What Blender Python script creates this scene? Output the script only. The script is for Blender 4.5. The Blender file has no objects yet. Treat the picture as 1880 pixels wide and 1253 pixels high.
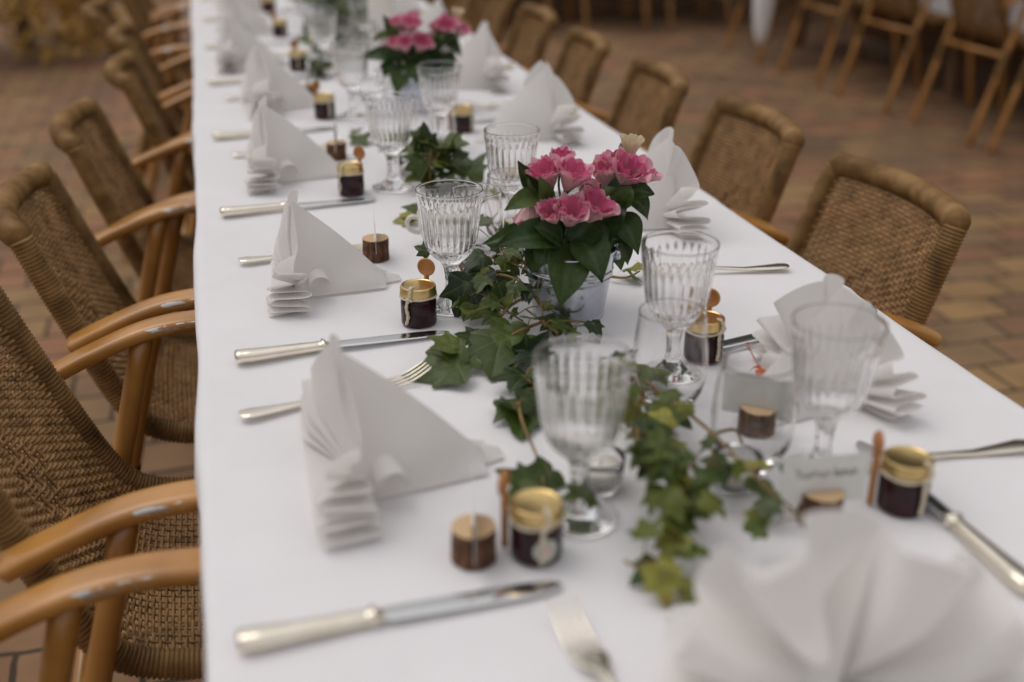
import bpy, math, random
from mathutils import Vector, Matrix, noise
S = bpy.context.scene
C = S.collection
R = math.radians
PI = math.pi
rnd = random.Random(7)

# ------------------------------------------------------------------ camera, sky, sun, exposure
TZ = 0.74                                    # height of the table top
CAM_H = 0.525                                # camera above the table top
PITCH, YAW = R(24.298), R(14.933)
fwd = Vector((math.sin(YAW) * math.cos(PITCH), math.cos(YAW) * math.cos(PITCH), -math.sin(PITCH)))
rgt = Vector((math.cos(YAW), -math.sin(YAW), 0))
upv = rgt.cross(fwd)
cam = bpy.data.cameras.new('camera')
camo = bpy.data.objects.new('camera', cam)
C.objects.link(camo)
M3 = Matrix((rgt, upv, -fwd)).transposed()
camo.matrix_world = Matrix.Translation((0, 0, TZ + CAM_H)) @ M3.to_4x4()
cam.sensor_width = 36
FPX = 2030.0
cam.lens = 36 * FPX / 1880
cam.clip_start, cam.clip_end = 0.05, 500
cam.dof.use_dof = True
cam.dof.focus_distance = 1.365
cam.dof.aperture_fstop = 2.1
S.camera = camo

SUN_EL, SUN_AZ = R(62), R(-50)               # overcast light from beyond the table, a little to one side
w = bpy.data.worlds.new('World')
S.world = w
w.use_nodes = True
nt = w.node_tree
bg = nt.nodes['Background']
sky = nt.nodes.new('ShaderNodeTexSky')
sky.sky_type = 'NISHITA'
sky.sun_disc = False
sky.sun_elevation = SUN_EL
sky.sun_rotation = SUN_AZ
sky.air_density = 1.0
sky.dust_density = 5.0
hs = nt.nodes.new('ShaderNodeHueSaturation')  # cloud cover: the sky has lost most of its blue
hs.inputs['Saturation'].default_value = 0.22
nt.links.new(sky.outputs[0], hs.inputs['Color'])
cl = nt.nodes.new('ShaderNodeMix')             # an even layer of cloud in front of most of it
cl.data_type = 'RGBA'
cl.inputs[0].default_value = 0.72
cl.inputs[7].default_value = (5.75, 5.6, 5.6, 1)
nt.links.new(hs.outputs[0], cl.inputs[6])
tcw = nt.nodes.new('ShaderNodeTexCoord')
sxyz = nt.nodes.new('ShaderNodeSeparateXYZ')
nt.links.new(tcw.outputs['Generated'], sxyz.inputs[0])
gz = nt.nodes.new('ShaderNodeMapRange')
gz.inputs['To Min'].default_value = 0.55
gz.inputs['To Max'].default_value = 1.22
nt.links.new(sxyz.outputs['Z'], gz.inputs['Value'])
gm = nt.nodes.new('ShaderNodeVectorMath')
gm.operation = 'SCALE'
nt.links.new(cl.outputs[2], gm.inputs[0])
nt.links.new(gz.outputs[0], gm.inputs['Scale'])
nt.links.new(gm.outputs[0], bg.inputs['Color'])
bg.inputs['Strength'].default_value = 0.126
sun = bpy.data.lights.new('sun', 'SUN')
sun.energy = 0.5
sun.angle = R(40)
sun.color = (1.0, 0.93, 0.86)
suno = bpy.data.objects.new('sun', sun)
C.objects.link(suno)
sdir = Vector((math.sin(SUN_AZ) * math.cos(SUN_EL), math.cos(SUN_AZ) * math.cos(SUN_EL), math.sin(SUN_EL)))
suno.rotation_euler = sdir.to_track_quat('Z', 'Y').to_euler()
suno.location = (0, 0, 8)
S.view_settings.view_transform = 'Standard'
S.view_settings.look = 'None'
S.view_settings.exposure = 0.0
S.view_settings.gamma = 1
S.render.engine = 'CYCLES'
cy = S.cycles
cy.use_denoising = True
cy.max_bounces = 40
cy.transmission_bounces = 40
cy.glossy_bounces = 6
cy.transparent_max_bounces = 12
cy.sample_clamp_indirect = 6
cy.blur_glossy = 0.6


def at(px, py, z=0.0):
    """point at height z over the table top that the photograph shows at pixel (px, py)"""
    r = rgt * (px - 940) - upv * (py - 626.5) + fwd * FPX
    t = (z - CAM_H) / r.z
    return Vector((r.x * t, r.y * t, TZ + z))


# ------------------------------------------------------------------ mesh helpers
class MB:
    def __init__(s):
        s.v, s.f, s.c = [], [], []

    def add(s, vs, fs, col=None):
        o = len(s.v)
        s.v += [tuple(p) for p in vs]
        s.f += [tuple(i + o for i in f) for f in fs]
        if col is None:
            s.c += [(0, 0, 0)] * len(vs)
        elif isinstance(col, tuple):
            s.c += [col] * len(vs)
        else:
            s.c += list(col)

    def grid(s, fn, nu, nv, closed_u=False, col=None):
        vs = [fn(i / (nu if closed_u else nu - 1), j / (nv - 1)) for j in range(nv) for i in range(nu)]
        fs = []
        for j in range(nv - 1):
            for i in range(nu if closed_u else nu - 1):
                a, b = j * nu + i, j * nu + (i + 1) % nu
                fs.append((a, b, b + nu, a + nu))
        cs = None
        if callable(col):
            cs = [col(i / (nu if closed_u else nu - 1), j / (nv - 1)) for j in range(nv) for i in range(nu)]
        elif col is not None:
            cs = col
        s.add(vs, fs, cs)

    def lathe(s, prof, n=32, mod=None, center=(0, 0, 0), col=None):
        cx, cy_, cz = center
        vs, fs = [], []
        for k, (r, z) in enumerate(prof):
            for i in range(n):
                a = 2 * PI * i / n
                rr = r if mod is None else mod(r, z, a, k)
                vs.append((cx + rr * math.cos(a), cy_ + rr * math.sin(a), cz + z))
        for k in range(len(prof) - 1):
            for i in range(n):
                j = (i + 1) % n
                fs.append((k * n + i, k * n + j, (k + 1) * n + j, (k + 1) * n + i))
        s.add(vs, fs, col)
        if prof[0][0] > 1e-5:
            s.cap(len(s.v) - len(vs), n, True)
        if prof[-1][0] > 1e-5:
            s.cap(len(s.v) - n, n, False)

    def cap(s, o, n, rev):
        f = list(range(o, o + n))
        s.f.append(tuple(reversed(f)) if rev else tuple(f))

    def tube(s, path, rad, n=8, caps=True, flat=1.0, upref=None, col=None, roll=0.0):
        P = [Vector(p) for p in path]
        m = len(P)
        T = []
        for i in range(m):
            t = P[min(i + 1, m - 1)] - P[max(i - 1, 0)]
            T.append(t.normalized() if t.length > 1e-9 else Vector((0, 0, 1)))
        u = Vector(upref) if upref else (Vector((0, 0, 1)) if abs(T[0].z) < 0.9 else Vector((1, 0, 0)))
        o = len(s.v)
        vs = []
        for i in range(m):
            u = (u - T[i] * u.dot(T[i]))
            u = u.normalized() if u.length > 1e-6 else T[i].orthogonal().normalized()
            b = T[i].cross(u)
            r = rad(i / (m - 1)) if callable(rad) else (rad[i] if isinstance(rad, (list, tuple)) else rad)
            for k in range(n):
                a = 2 * PI * k / n + roll
                vs.append(P[i] + b * (math.cos(a) * r) + u * (math.sin(a) * r * flat))
        fs = []
        for i in range(m - 1):
            for k in range(n):
                j = (k + 1) % n
                fs.append((i * n + k, i * n + j, (i + 1) * n + j, (i + 1) * n + k))
        s.add(vs, fs, col)
        if caps:
            s.cap(o, n, True)
            s.cap(o + (m - 1) * n, n, False)

    def box(s, lo, hi, col=None):
        (a, b, c), (d, e, f) = lo, hi
        vs = [(a, b, c), (d, b, c), (d, e, c), (a, e, c), (a, b, f), (d, b, f), (d, e, f), (a, e, f)]
        s.add(vs, [(3, 2, 1, 0), (4, 5, 6, 7), (0, 1, 5, 4), (1, 2, 6, 5), (2, 3, 7, 6), (3, 0, 4, 7)], col)

    def mesh(s, name, mat, smooth=True, angle=None):
        me = bpy.data.meshes.new(name)
        me.from_pydata(s.v, [], s.f)
        if any(c != (0, 0, 0) for c in s.c):
            at_ = me.color_attributes.new('tint', 'FLOAT_COLOR', 'POINT')
            buf = []
            for c in s.c:
                buf += [c[0], c[1], c[2], 1.0]
            at_.data.foreach_set('color', buf)
        if smooth:
            me.polygons.foreach_set('use_smooth', [True] * len(me.polygons))
        me.materials.append(mat)
        me.update()
        if smooth and angle:
            me.set_sharp_from_angle(angle=angle)
        return me

    def obj(s, name, mat, parent=None, smooth=True, angle=None, loc=None):
        o = bpy.data.objects.new(name, s.mesh(name, mat, smooth, angle))
        C.objects.link(o)
        if parent:
            o.parent = parent
        if loc is not None:
            o.location = loc
        return o


def empty(name, loc=(0, 0, 0), rz=0.0):
    o = bpy.data.objects.new(name, None)
    o.empty_display_size = 0.05
    C.objects.link(o)
    o.location = loc
    o.rotation_euler.z = rz
    return o


def tag(o, label, cat, group=None):
    o['label'] = label
    o['category'] = cat
    if group:
        o['group'] = group
    return o


def copy_tree(o, parent=None):
    c = o.copy()
    C.objects.link(c)
    c.parent = parent
    for ch in o.children:
        copy_tree(ch, c)
    return c


def smooth_path(pts, per=6):
    P = [Vector(p) for p in pts]
    out = []
    for i in range(len(P) - 1):
        p0, p1, p2, p3 = P[max(i - 1, 0)], P[i], P[i + 1], P[min(i + 2, len(P) - 1)]
        for k in range(per):
            t = k / per
            out.append(0.5 * ((2 * p1) + (p2 - p0) * t + (2 * p0 - 5 * p1 + 4 * p2 - p3) * t * t + (3 * p1 - p0 - 3 * p2 + p3) * t ** 3))
    out.append(P[-1])
    return out


# ------------------------------------------------------------------ materials
def new_mat(name):
    m = bpy.data.materials.new(name)
    m.use_nodes = True
    return m, m.node_tree, m.node_tree.nodes['Principled BSDF']


def N(t, kind, **kw):
    n = t.nodes.new(kind)
    for k, v in kw.items():
        setattr(n, k, v)
    return n


def ramp(t, stops):
    r = N(t, 'ShaderNodeValToRGB')
    e = r.color_ramp.elements
    while len(e) > 1:
        e.remove(e[-1])
    e[0].position, e[0].color = stops[0][0], (*stops[0][1], 1)
    for p, c in stops[1:]:
        x = e.new(p)
        x.color = (*c, 1)
    return r


def coords(t, scale=(1, 1, 1), kind='Object'):
    tc = N(t, 'ShaderNodeTexCoord')
    mp = N(t, 'ShaderNodeMapping')
    mp.inputs['Scale'].default_value = scale
    t.links.new(tc.outputs[kind], mp.inputs['Vector'])
    return mp.outputs['Vector']


def bump(t, b, height, strength, dist):
    bn = N(t, 'ShaderNodeBump')
    bn.inputs['Strength'].default_value = strength
    bn.inputs['Distance'].default_value = dist
    t.links.new(height, bn.inputs['Height'])
    t.links.new(bn.outputs[0], b.inputs['Normal'])
    return bn


def noisy(name, stops, scale=20, rough=0.5, metal=0.0, detail=4, bmp=0.0, bdist=0.001, stretch=(1, 1, 1), spec=0.5, coat=0.0):
    m, t, b = new_mat(name)
    v = coords(t, stretch)
    n = N(t, 'ShaderNodeTexNoise')
    n.inputs['Scale'].default_value = scale
    n.inputs['Detail'].default_value = detail
    t.links.new(v, n.inputs['Vector'])
    r = ramp(t, stops)
    t.links.new(n.outputs['Fac'], r.inputs['Fac'])
    t.links.new(r.outputs[0], b.inputs['Base Color'])
    b.inputs['Roughness'].default_value = rough
    b.inputs['Metallic'].default_value = metal
    b.inputs['Specular IOR Level'].default_value = spec
    b.inputs['Coat Weight'].default_value = coat
    if bmp:
        bump(t, b, n.outputs['Fac'], bmp, bdist)
    return m


def cloth_mat(name, col, weave=900, sheen=0.2):
    m, t, b = new_mat(name)
    v = coords(t)
    n = N(t, 'ShaderNodeTexNoise')
    n.inputs['Scale'].default_value = 14
    n.inputs['Detail'].default_value = 3
    t.links.new(v, n.inputs['Vector'])
    n2 = N(t, 'ShaderNodeTexNoise')
    n2.inputs['Scale'].default_value = weave
    t.links.new(v, n2.inputs['Vector'])
    r = ramp(t, [(0.3, tuple(c * 0.96 for c in col)), (0.7, col)])
    t.links.new(n.outputs['Fac'], r.inputs['Fac'])
    t.links.new(r.outputs[0], b.inputs['Base Color'])
    b.inputs['Roughness'].default_value = 0.85
    b.inputs['Sheen Weight'].default_value = sheen
    b.inputs['Specular IOR Level'].default_value = 0.25
    mul = N(t, 'ShaderNodeMath', operation='MULTIPLY_ADD')
    mul.inputs[1].default_value = 0.25
    t.links.new(n2.outputs['Fac'], mul.inputs[0])
    t.links.new(n.outputs['Fac'], mul.inputs[2])
    bump(t, b, mul.outputs[0], 0.25, 0.004)
    return m


M = {}
M['cloth'] = cloth_mat('white_table_linen', (0.80, 0.785, 0.80))
M['napkin'] = cloth_mat('white_napkin_linen', (0.90, 0.88, 0.86))
t = M['napkin'].node_tree
tr = N(t, 'ShaderNodeBsdfTranslucent')
tr.inputs['Color'].default_value = (0.90, 0.875, 0.85, 1)
ms = N(t, 'ShaderNodeMixShader')
ms.inputs[0].default_value = 0.40
t.links.new(t.nodes['Principled BSDF'].outputs[0], ms.inputs[1])
t.links.new(tr.outputs[0], ms.inputs[2])
t.links.new(ms.outputs[0], t.nodes['Material Output'].inputs['Surface'])


def glass_mat(name, tint=(1, 1, 1), rough=0.0):
    m, t, b = new_mat(name)
    b.inputs['Base Color'].default_value = (*tint, 1)
    b.inputs['Transmission Weight'].default_value = 1
    b.inputs['Roughness'].default_value = rough
    b.inputs['IOR'].default_value = 1.34
    v = coords(t)
    n = N(t, 'ShaderNodeTexNoise')
    n.inputs['Scale'].default_value = 30
    t.links.new(v, n.inputs['Vector'])
    bump(t, b, n.outputs['Fac'], 0.03, 0.002)
    return m


M['glass'] = glass_mat('clear_glass', (1.0, 1.0, 1.0))
M['jam'] = noisy('dark_jam', [(0.3, (0.022, 0.002, 0.006)), (0.7, (0.055, 0.004, 0.010))], 60, 0.3, spec=0.15)
M['gold'] = noisy('gold_lid', [(0.3, (0.72, 0.52, 0.22)), (0.7, (0.80, 0.60, 0.28))], 30, 0.28, 1.0)
M['twine'] = noisy('cotton_twine', [(0.3, (0.55, 0.47, 0.34)), (0.7, (0.78, 0.70, 0.55))], 400, 0.9, bmp=0.4)
M['spoonwood'] = noisy('orange_wood', [(0.3, (0.38, 0.15, 0.045)), (0.7, (0.52, 0.24, 0.08))], 60, 0.45, stretch=(1, 1, 0.2))
M['bark'] = noisy('log_bark', [(0.3, (0.028, 0.012, 0.006)), (0.5, (0.11, 0.045, 0.018)), (0.66, (0.24, 0.11, 0.05)), (0.8, (0.34, 0.20, 0.12))], 170, 0.8, detail=8, bmp=1.0, bdist=0.006, stretch=(1, 1, 0.55))
m, t, b = new_mat('cut_wood')
v = coords(t)
wv = N(t, 'ShaderNodeTexWave', wave_type='RINGS', rings_direction='Z')
wv.inputs['Scale'].default_value = 130
wv.inputs['Distortion'].default_value = 3
t.links.new(v, wv.inputs['Vector'])
r = ramp(t, [(0.2, (0.52, 0.34, 0.18)), (0.8, (0.66, 0.47, 0.28))])
t.links.new(wv.outputs['Fac'], r.inputs['Fac'])
t.links.new(r.outputs[0], b.inputs['Base Color'])
b.inputs['Roughness'].default_value = 0.7
M['cutwood'] = m
M['card'] = noisy('paper_card', [(0.3, (0.66, 0.66, 0.63)), (0.7, (0.72, 0.72, 0.69))], 80, 0.75)
M['ink'] = noisy('dark_ink', [(0.3, (0.16, 0.16, 0.165)), (0.7, (0.22, 0.22, 0.23))], 80, 0.6)
M['sticker'] = noisy('pale_sticker', [(0.3, (0.42, 0.45, 0.38)), (0.7, (0.55, 0.57, 0.50))], 80, 0.5)
M['silver'] = noisy('silver_plate', [(0.3, (0.80, 0.73, 0.61)), (0.7, (0.90, 0.83, 0.71))], 40, 0.2, 1.0)
M['steel'] = noisy('blade_steel', [(0.3, (0.66, 0.66, 0.66)), (0.7, (0.74, 0.74, 0.74))], 40, 0.16, 1.0, stretch=(0.2, 3, 1))
M['ceramic'] = noisy('cream_ceramic', [(0.3, (0.70, 0.67, 0.60)), (0.7, (0.76, 0.73, 0.66))], 20, 0.2)
M['wax'] = noisy('white_wax', [(0.3, (0.78, 0.75, 0.68)), (0.7, (0.84, 0.81, 0.75))], 20, 0.5)

# galvanised steel with spangle
m, t, b = new_mat('galvanised_steel')
v = coords(t)
vo = N(t, 'ShaderNodeTexVoronoi')
vo.inputs['Scale'].default_value = 160
t.links.new(v, vo.inputs['Vector'])
r = ramp(t, [(0.0, (0.50, 0.53, 0.58)), (1.0, (0.56, 0.59, 0.64))])
t.links.new(vo.outputs['Color'], r.inputs['Fac'])
t.links.new(r.outputs[0], b.inputs['Base Color'])
r2 = ramp(t, [(0.0, (0.17, 0.17, 0.17)), (1.0, (0.21, 0.21, 0.21))])
t.links.new(vo.outputs['Color'], r2.inputs['Fac'])
t.links.new(r2.outputs[0], b.inputs['Roughness'])
b.inputs['Metallic'].default_value = 1
M['zinc'] = m

M['rattan'] = noisy('woven_rattan', [(0.25, (0.13, 0.068, 0.024)), (0.5, (0.33, 0.185, 0.075)), (0.75, (0.48, 0.285, 0.125))], 38, 0.55, spec=0.25, detail=6, bmp=0.15)
M['wrap'] = noisy('wrapped_rattan', [(0.25, (0.09, 0.045, 0.013)), (0.5, (0.23, 0.125, 0.043)), (0.75, (0.37, 0.22, 0.088))], 26, 0.55, spec=0.25, detail=6, bmp=0.1)

# painted bamboo-look metal with chips on the edges
m, t, b = new_mat('bamboo_paint')
v = coords(t)
n = N(t, 'ShaderNodeTexNoise')
n.inputs['Scale'].default_value = 9
n.inputs['Detail'].default_value = 5
t.links.new(v, n.inputs['Vector'])
r = ramp(t, [(0.25, (0.29, 0.12, 0.022)), (0.55, (0.50, 0.235, 0.055)), (0.8, (0.62, 0.33, 0.10))])
t.links.new(n.outputs['Fac'], r.inputs['Fac'])
n2 = N(t, 'ShaderNodeTexNoise')
n2.inputs['Scale'].default_value = 40
n2.inputs['Detail'].default_value = 7
t.links.new(coords(t, (0.45, 1, 1)), n2.inputs['Vector'])
geo = N(t, 'ShaderNodeAttribute', attribute_name='tint')
sepc = N(t, 'ShaderNodeSeparateColor')
t.links.new(geo.outputs['Color'], sepc.inputs[0])
mm = N(t, 'ShaderNodeMath', operation='MULTIPLY')
t.links.new(n2.outputs['Fac'], mm.inputs[0])
t.links.new(sepc.outputs[0], mm.inputs[1])
r3 = ramp(t, [(0.56, (0, 0, 0)), (0.575, (1, 1, 1))])
t.links.new(mm.outputs[0], r3.inputs['Fac'])
mix = N(t, 'ShaderNodeMix', data_type='RGBA')
t.links.new(r3.outputs[0], mix.inputs[0])
t.links.new(r.outputs[0], mix.inputs[6])
mix.inputs[7].default_value = (0.62, 0.62, 0.60, 1)
t.links.new(mix.outputs[2], b.inputs['Base Color'])
t.links.new(r3.outputs[0], b.inputs['Metallic'])
b.inputs['Roughness'].default_value = 0.3
b.inputs['Coat Weight'].default_value = 0.35
b.inputs['Coat Roughness'].default_value = 0.2
bump(t, b, r3.outputs[0], 0.3, -0.001)
M['bamboo'] = m


# leaves and petals take a vertex 'tint': r = vein or rim, g = random of that leaf, b = length along
def leaf_mat(name, dark, mid, light, vein, rough=0.42, trans=0.18):
    m, t, b = new_mat(name)
    a = N(t, 'ShaderNodeAttribute', attribute_name='tint')
    s = N(t, 'ShaderNodeSeparateColor')
    t.links.new(a.outputs['Color'], s.inputs[0])
    r = ramp(t, [(0.0, dark), (0.55, mid), (1.0, light)])
    t.links.new(s.outputs[1], r.inputs['Fac'])
    n = N(t, 'ShaderNodeTexNoise')
    n.inputs['Scale'].default_value = 180
    n.inputs['Detail'].default_value = 4
    t.links.new(coords(t), n.inputs['Vector'])
    r2 = ramp(t, [(0.3, (0.72, 0.72, 0.72)), (0.7, (1.15, 1.15, 1.15))])
    t.links.new(n.outputs['Fac'], r2.inputs['Fac'])
    mu = N(t, 'ShaderNodeMix', data_type='RGBA', blend_type='MULTIPLY')
    mu.inputs[0].default_value = 1
    t.links.new(r.outputs[0], mu.inputs[6])
    t.links.new(r2.outputs[0], mu.inputs[7])
    mx = N(t, 'ShaderNodeMix', data_type='RGBA')
    sc = N(t, 'ShaderNodeMath', operation='MULTIPLY')
    sc.inputs[1].default_value = 0.6
    t.links.new(s.outputs[0], sc.inputs[0])
    t.links.new(sc.outputs[0], mx.inputs[0])
    t.links.new(mu.outputs[2], mx.inputs[6])
    mx.inputs[7].default_value = (*vein, 1)
    t.links.new(mx.outputs[2], b.inputs['Base Color'])
    b.inputs['Roughness'].default_value = rough
    b.inputs['Specular IOR Level'].default_value = 0.32
    bump(t, b, n.outputs['Fac'], 0.25, 0.001)
    tr = N(t, 'ShaderNodeBsdfTranslucent')
    t.links.new(mx.outputs[2], tr.inputs['Color'])
    ms = N(t, 'ShaderNodeMixShader')
    ms.inputs[0].default_value = trans
    t.links.new(b.outputs[0], ms.inputs[1])
    t.links.new(tr.outputs[0], ms.inputs[2])
    t.links.new(ms.outputs[0], t.nodes['Material Output'].inputs['Surface'])
    return m


M['ivy'] = leaf_mat('ivy_leaf', (0.014, 0.030, 0.009), (0.075, 0.110, 0.017), (0.30, 0.28, 0.045), (0.17, 0.21, 0.10), 0.36)
M['bouquet_leaf'] = leaf_mat('broad_leaf', (0.014, 0.036, 0.010), (0.038, 0.072, 0.018), (0.085, 0.125, 0.034), (0.10, 0.15, 0.055), 0.34)
M['hedge'] = leaf_mat('hedge_leaf', (0.34, 0.19, 0.045), (0.62, 0.38, 0.11), (0.80, 0.56, 0.20), (0.3, 0.2, 0.08), 0.7, 0.2)
M['stem'] = noisy('ivy_stem', [(0.3, (0.16, 0.09, 0.03)), (0.6, (0.26, 0.17, 0.06)), (0.8, (0.22, 0.24, 0.07))], 30, 0.6)
M['greenstem'] = noisy('flower_stem', [(0.3, (0.05, 0.09, 0.03)), (0.7, (0.12, 0.18, 0.06))], 40, 0.5)
M['orangebloom'] = noisy('orange_petal', [(0.3, (0.45, 0.05, 0.015)), (0.7, (0.70, 0.19, 0.03))], 120, 0.6)

m, t, b = new_mat('pink_petal')                # r: rim, g: bloom depth of colour, b: cream
a = N(t, 'ShaderNodeAttribute', attribute_name='tint')
s = N(t, 'ShaderNodeSeparateColor')
t.links.new(a.outputs['Color'], s.inputs[0])
rA = ramp(t, [(0.0, (0.86, 0.58, 0.58)), (0.35, (0.82, 0.38, 0.49)), (0.65, (0.74, 0.17, 0.33)), (1.0, (0.55, 0.045, 0.19))])
ad = N(t, 'ShaderNodeMath', operation='ADD')
t.links.new(s.outputs[0], ad.inputs[0])
t.links.new(s.outputs[1], ad.inputs[1])
t.links.new(ad.outputs[0], rA.inputs['Fac'])
mx = N(t, 'ShaderNodeMix', data_type='RGBA')
t.links.new(s.outputs[2], mx.inputs[0])
t.links.new(rA.outputs[0], mx.inputs[6])
mx.inputs[7].default_value = (0.78, 0.66, 0.46, 1)
t.links.new(mx.outputs[2], b.inputs['Base Color'])
b.inputs['Roughness'].default_value = 0.6
b.inputs['Sheen Weight'].default_value = 0.15
n = N(t, 'ShaderNodeTexNoise')
n.inputs['Scale'].default_value = 160
t.links.new(coords(t, (1, 1, 0.25)), n.inputs['Vector'])
bump(t, b, n.outputs['Fac'], 0.25, 0.002)
tr = N(t, 'ShaderNodeBsdfTranslucent')
t.links.new(mx.outputs[2], tr.inputs['Color'])
ms = N(t, 'ShaderNodeMixShader')
ms.inputs[0].default_value = 0.3
t.links.new(b.outputs[0], ms.inputs[1])
t.links.new(tr.outputs[0], ms.inputs[2])
t.links.new(ms.outputs[0], t.nodes['Material Output'].inputs['Surface'])
M['petal'] = m

# paving: rows of mixed red, ochre and grey brown blocks with worn sandy joints
m, t, b = new_mat('brick_paving')
v = coords(t)
wob = N(t, 'ShaderNodeTexNoise')
wob.inputs['Scale'].default_value = 9
wob.inputs['Detail'].default_value = 3
t.links.new(v, wob.inputs['Vector'])
va = N(t, 'ShaderNodeVectorMath', operation='SCALE')
va.inputs['Scale'].default_value = 0.020
t.links.new(wob.outputs['Color'], va.inputs[0])
vb = N(t, 'ShaderNodeVectorMath', operation='ADD')
t.links.new(v, vb.inputs[0])
t.links.new(va.outputs[0], vb.inputs[1])
bk = N(t, 'ShaderNodeTexBrick')
bk.inputs['Color1'].default_value = (0, 0, 0, 1)
bk.inputs['Color2'].default_value = (1, 1, 1, 1)
bk.inputs['Mortar'].default_value = (0.5, 0.5, 0.5, 1)
bk.inputs['Scale'].default_value = 1
bk.inputs['Mortar Size'].default_value = 0.0065
bk.inputs['Mortar Smooth'].default_value = 0.4
bk.inputs['Brick Width'].default_value = 0.21
bk.inputs['Row Height'].default_value = 0.14
t.links.new(vb.outputs[0], bk.inputs['Vector'])
r = ramp(t, [(0.0, (0.20, 0.118, 0.066)), (0.25, (0.335, 0.165, 0.089)), (0.45, (0.26, 0.165, 0.088)), (0.62, (0.37, 0.225, 0.10)), (0.8, (0.22, 0.14, 0.085)), (1.0, (0.39, 0.196, 0.101))])
t.links.new(bk.outputs['Color'], r.inputs['Fac'])
n = N(t, 'ShaderNodeTexNoise')
n.inputs['Scale'].default_value = 3.2
n.inputs['Detail'].default_value = 9
n.inputs['Roughness'].default_value = 0.7
t.links.new(v, n.inputs['Vector'])
r2 = ramp(t, [(0.3, (0.62, 0.61, 0.60)), (0.5, (0.96, 0.95, 0.93)), (0.72, (1.16, 1.12, 1.04))])
t.links.new(n.outputs['Fac'], r2.inputs['Fac'])
mu = N(t, 'ShaderNodeMix', data_type='RGBA', blend_type='MULTIPLY')
mu.inputs[0].default_value = 1
t.links.new(r.outputs[0], mu.inputs[6])
t.links.new(r2.outputs[0], mu.inputs[7])
mx = N(t, 'ShaderNodeMix', data_type='RGBA')
t.links.new(bk.outputs['Fac'], mx.inputs[0])
t.links.new(mu.outputs[2], mx.inputs[6])
mx.inputs[7].default_value = (0.05, 0.036, 0.02, 1)
t.links.new(mx.outputs[2], b.inputs['Base Color'])
b.inputs['Roughness'].default_value = 0.85
sb = N(t, 'ShaderNodeMath', operation='SUBTRACT')
t.links.new(n.outputs['Fac'], sb.inputs[0])
t.links.new(bk.outputs['Fac'], sb.inputs[1])
bump(t, b, sb.outputs[0], 0.6, 0.006)
M['paving'] = m
M['rendered'] = noisy('lime_plaster', [(0.3, (0.34, 0.26, 0.19)), (0.7, (0.44, 0.35, 0.26))], 5, 0.9, bmp=0.3)
M['tablewood'] = noisy('table_wood', [(0.3, (0.16, 0.09, 0.045)), (0.7, (0.24, 0.14, 0.07))], 8, 0.6, stretch=(4, 0.4, 1))

# ------------------------------------------------------------------ setting: ground, low wall, hedge
g = MB()
g.grid(lambda u, v_: (-60 + 120 * u, -60 + 120 * v_, 0), 25, 25)
gr = g.obj('ground', M['paving'], smooth=False)
gr['kind'] = 'structure'
gr['label'] = 'mottled red and ochre brick paving of the courtyard'

wl = MB()
wl.box((0.9, 9.4, 0), (9.0, 9.7, 1.5))
wl.box((0.87, 9.37, 1.5), (9.03, 9.73, 1.57))
tag(wl.obj('courtyard_wall', M['rendered'], smooth=False), 'pale plastered courtyard wall behind the farthest chairs', 'wall')


def leaf_quad(mb, p, d, size, gtint, rr):
    """a small folded leaf at p pointing along d"""
    d = d.normalized()
    sd = d.cross(Vector((rr.uniform(-1, 1), rr.uniform(-1, 1), rr.uniform(-1, 1))))
    sd = sd.normalized() if sd.length > 1e-4 else d.orthogonal().normalized()
    nn = d.cross(sd)
    a = [p, p + d * size * 0.45 + sd * size * 0.28 + nn * size * 0.08, p + d * size, p + d * size * 0.45 - sd * size * 0.28 + nn * size * 0.08, p + d * size * 0.5]
    mb.add(a, [(0, 1, 4), (1, 2, 4), (2, 3, 4), (3, 0, 4)], [(0, gtint, 0)] * 5)


def hedge(x0, x1, y0, y1, h, n, label):
    root = empty('hedge', ((x0 + x1) / 2, (y0 + y1) / 2, 0))
    rr = random.Random(5)
    lv = MB()
    cx_, cyy = (x0 + x1) / 2, (y0 + y1) / 2
    for i in range(n):
        for _ in range(30):
            p = Vector((rr.uniform(x0, x1), rr.uniform(y0, y1), rr.uniform(0.02, h)))
            k = noise.noise(p * 1.3) * 0.45 + noise.noise(p * 3.7) * 0.25
            edge = min(p.x - x0, x1 - p.x, (p.y - y0), h - p.z + 0.15)
            if edge + k * 0.8 > 0.12 and edge - k < 0.75:
                break
        d = Vector((rr.gauss(0, 1), rr.gauss(-0.6, 1), rr.gauss(-0.1, 0.8)))
        gt = min(1, max(0, 0.5 + noise.noise(p * 2.1) * 0.7 + rr.gauss(0, 0.12)))
        leaf_quad(lv, p - Vector((cx_, cyy, 0)), d, rr.uniform(0.06, 0.13), gt, rr)
    lv.obj('foliage', M['hedge'], root, smooth=False)
    st = MB()
    for i in range(int((x1 - x0) / 0.5)):
        x = x0 + 0.3 + i * 0.5 - cx_
        for q in range(3):
            st.tube(smooth_path([(x, rr.uniform(-.1, .1), 0), (x + rr.uniform(-.2, .2), rr.uniform(-.2, .2), h * 0.45), (x + rr.uniform(-.35, .35), rr.uniform(-.4, .4), h * 0.92)], 4), lambda u: 0.03 * (1 - 0.8 * u), 6)
    st.obj('branches', M['bark'], root)
    return tag(root, label, 'hedge')


hedge(-7.0, -0.50, 7.3, 9.2, 2.3, 20000, 'golden brown hedge on the paving beyond the row of armchairs')

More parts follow.
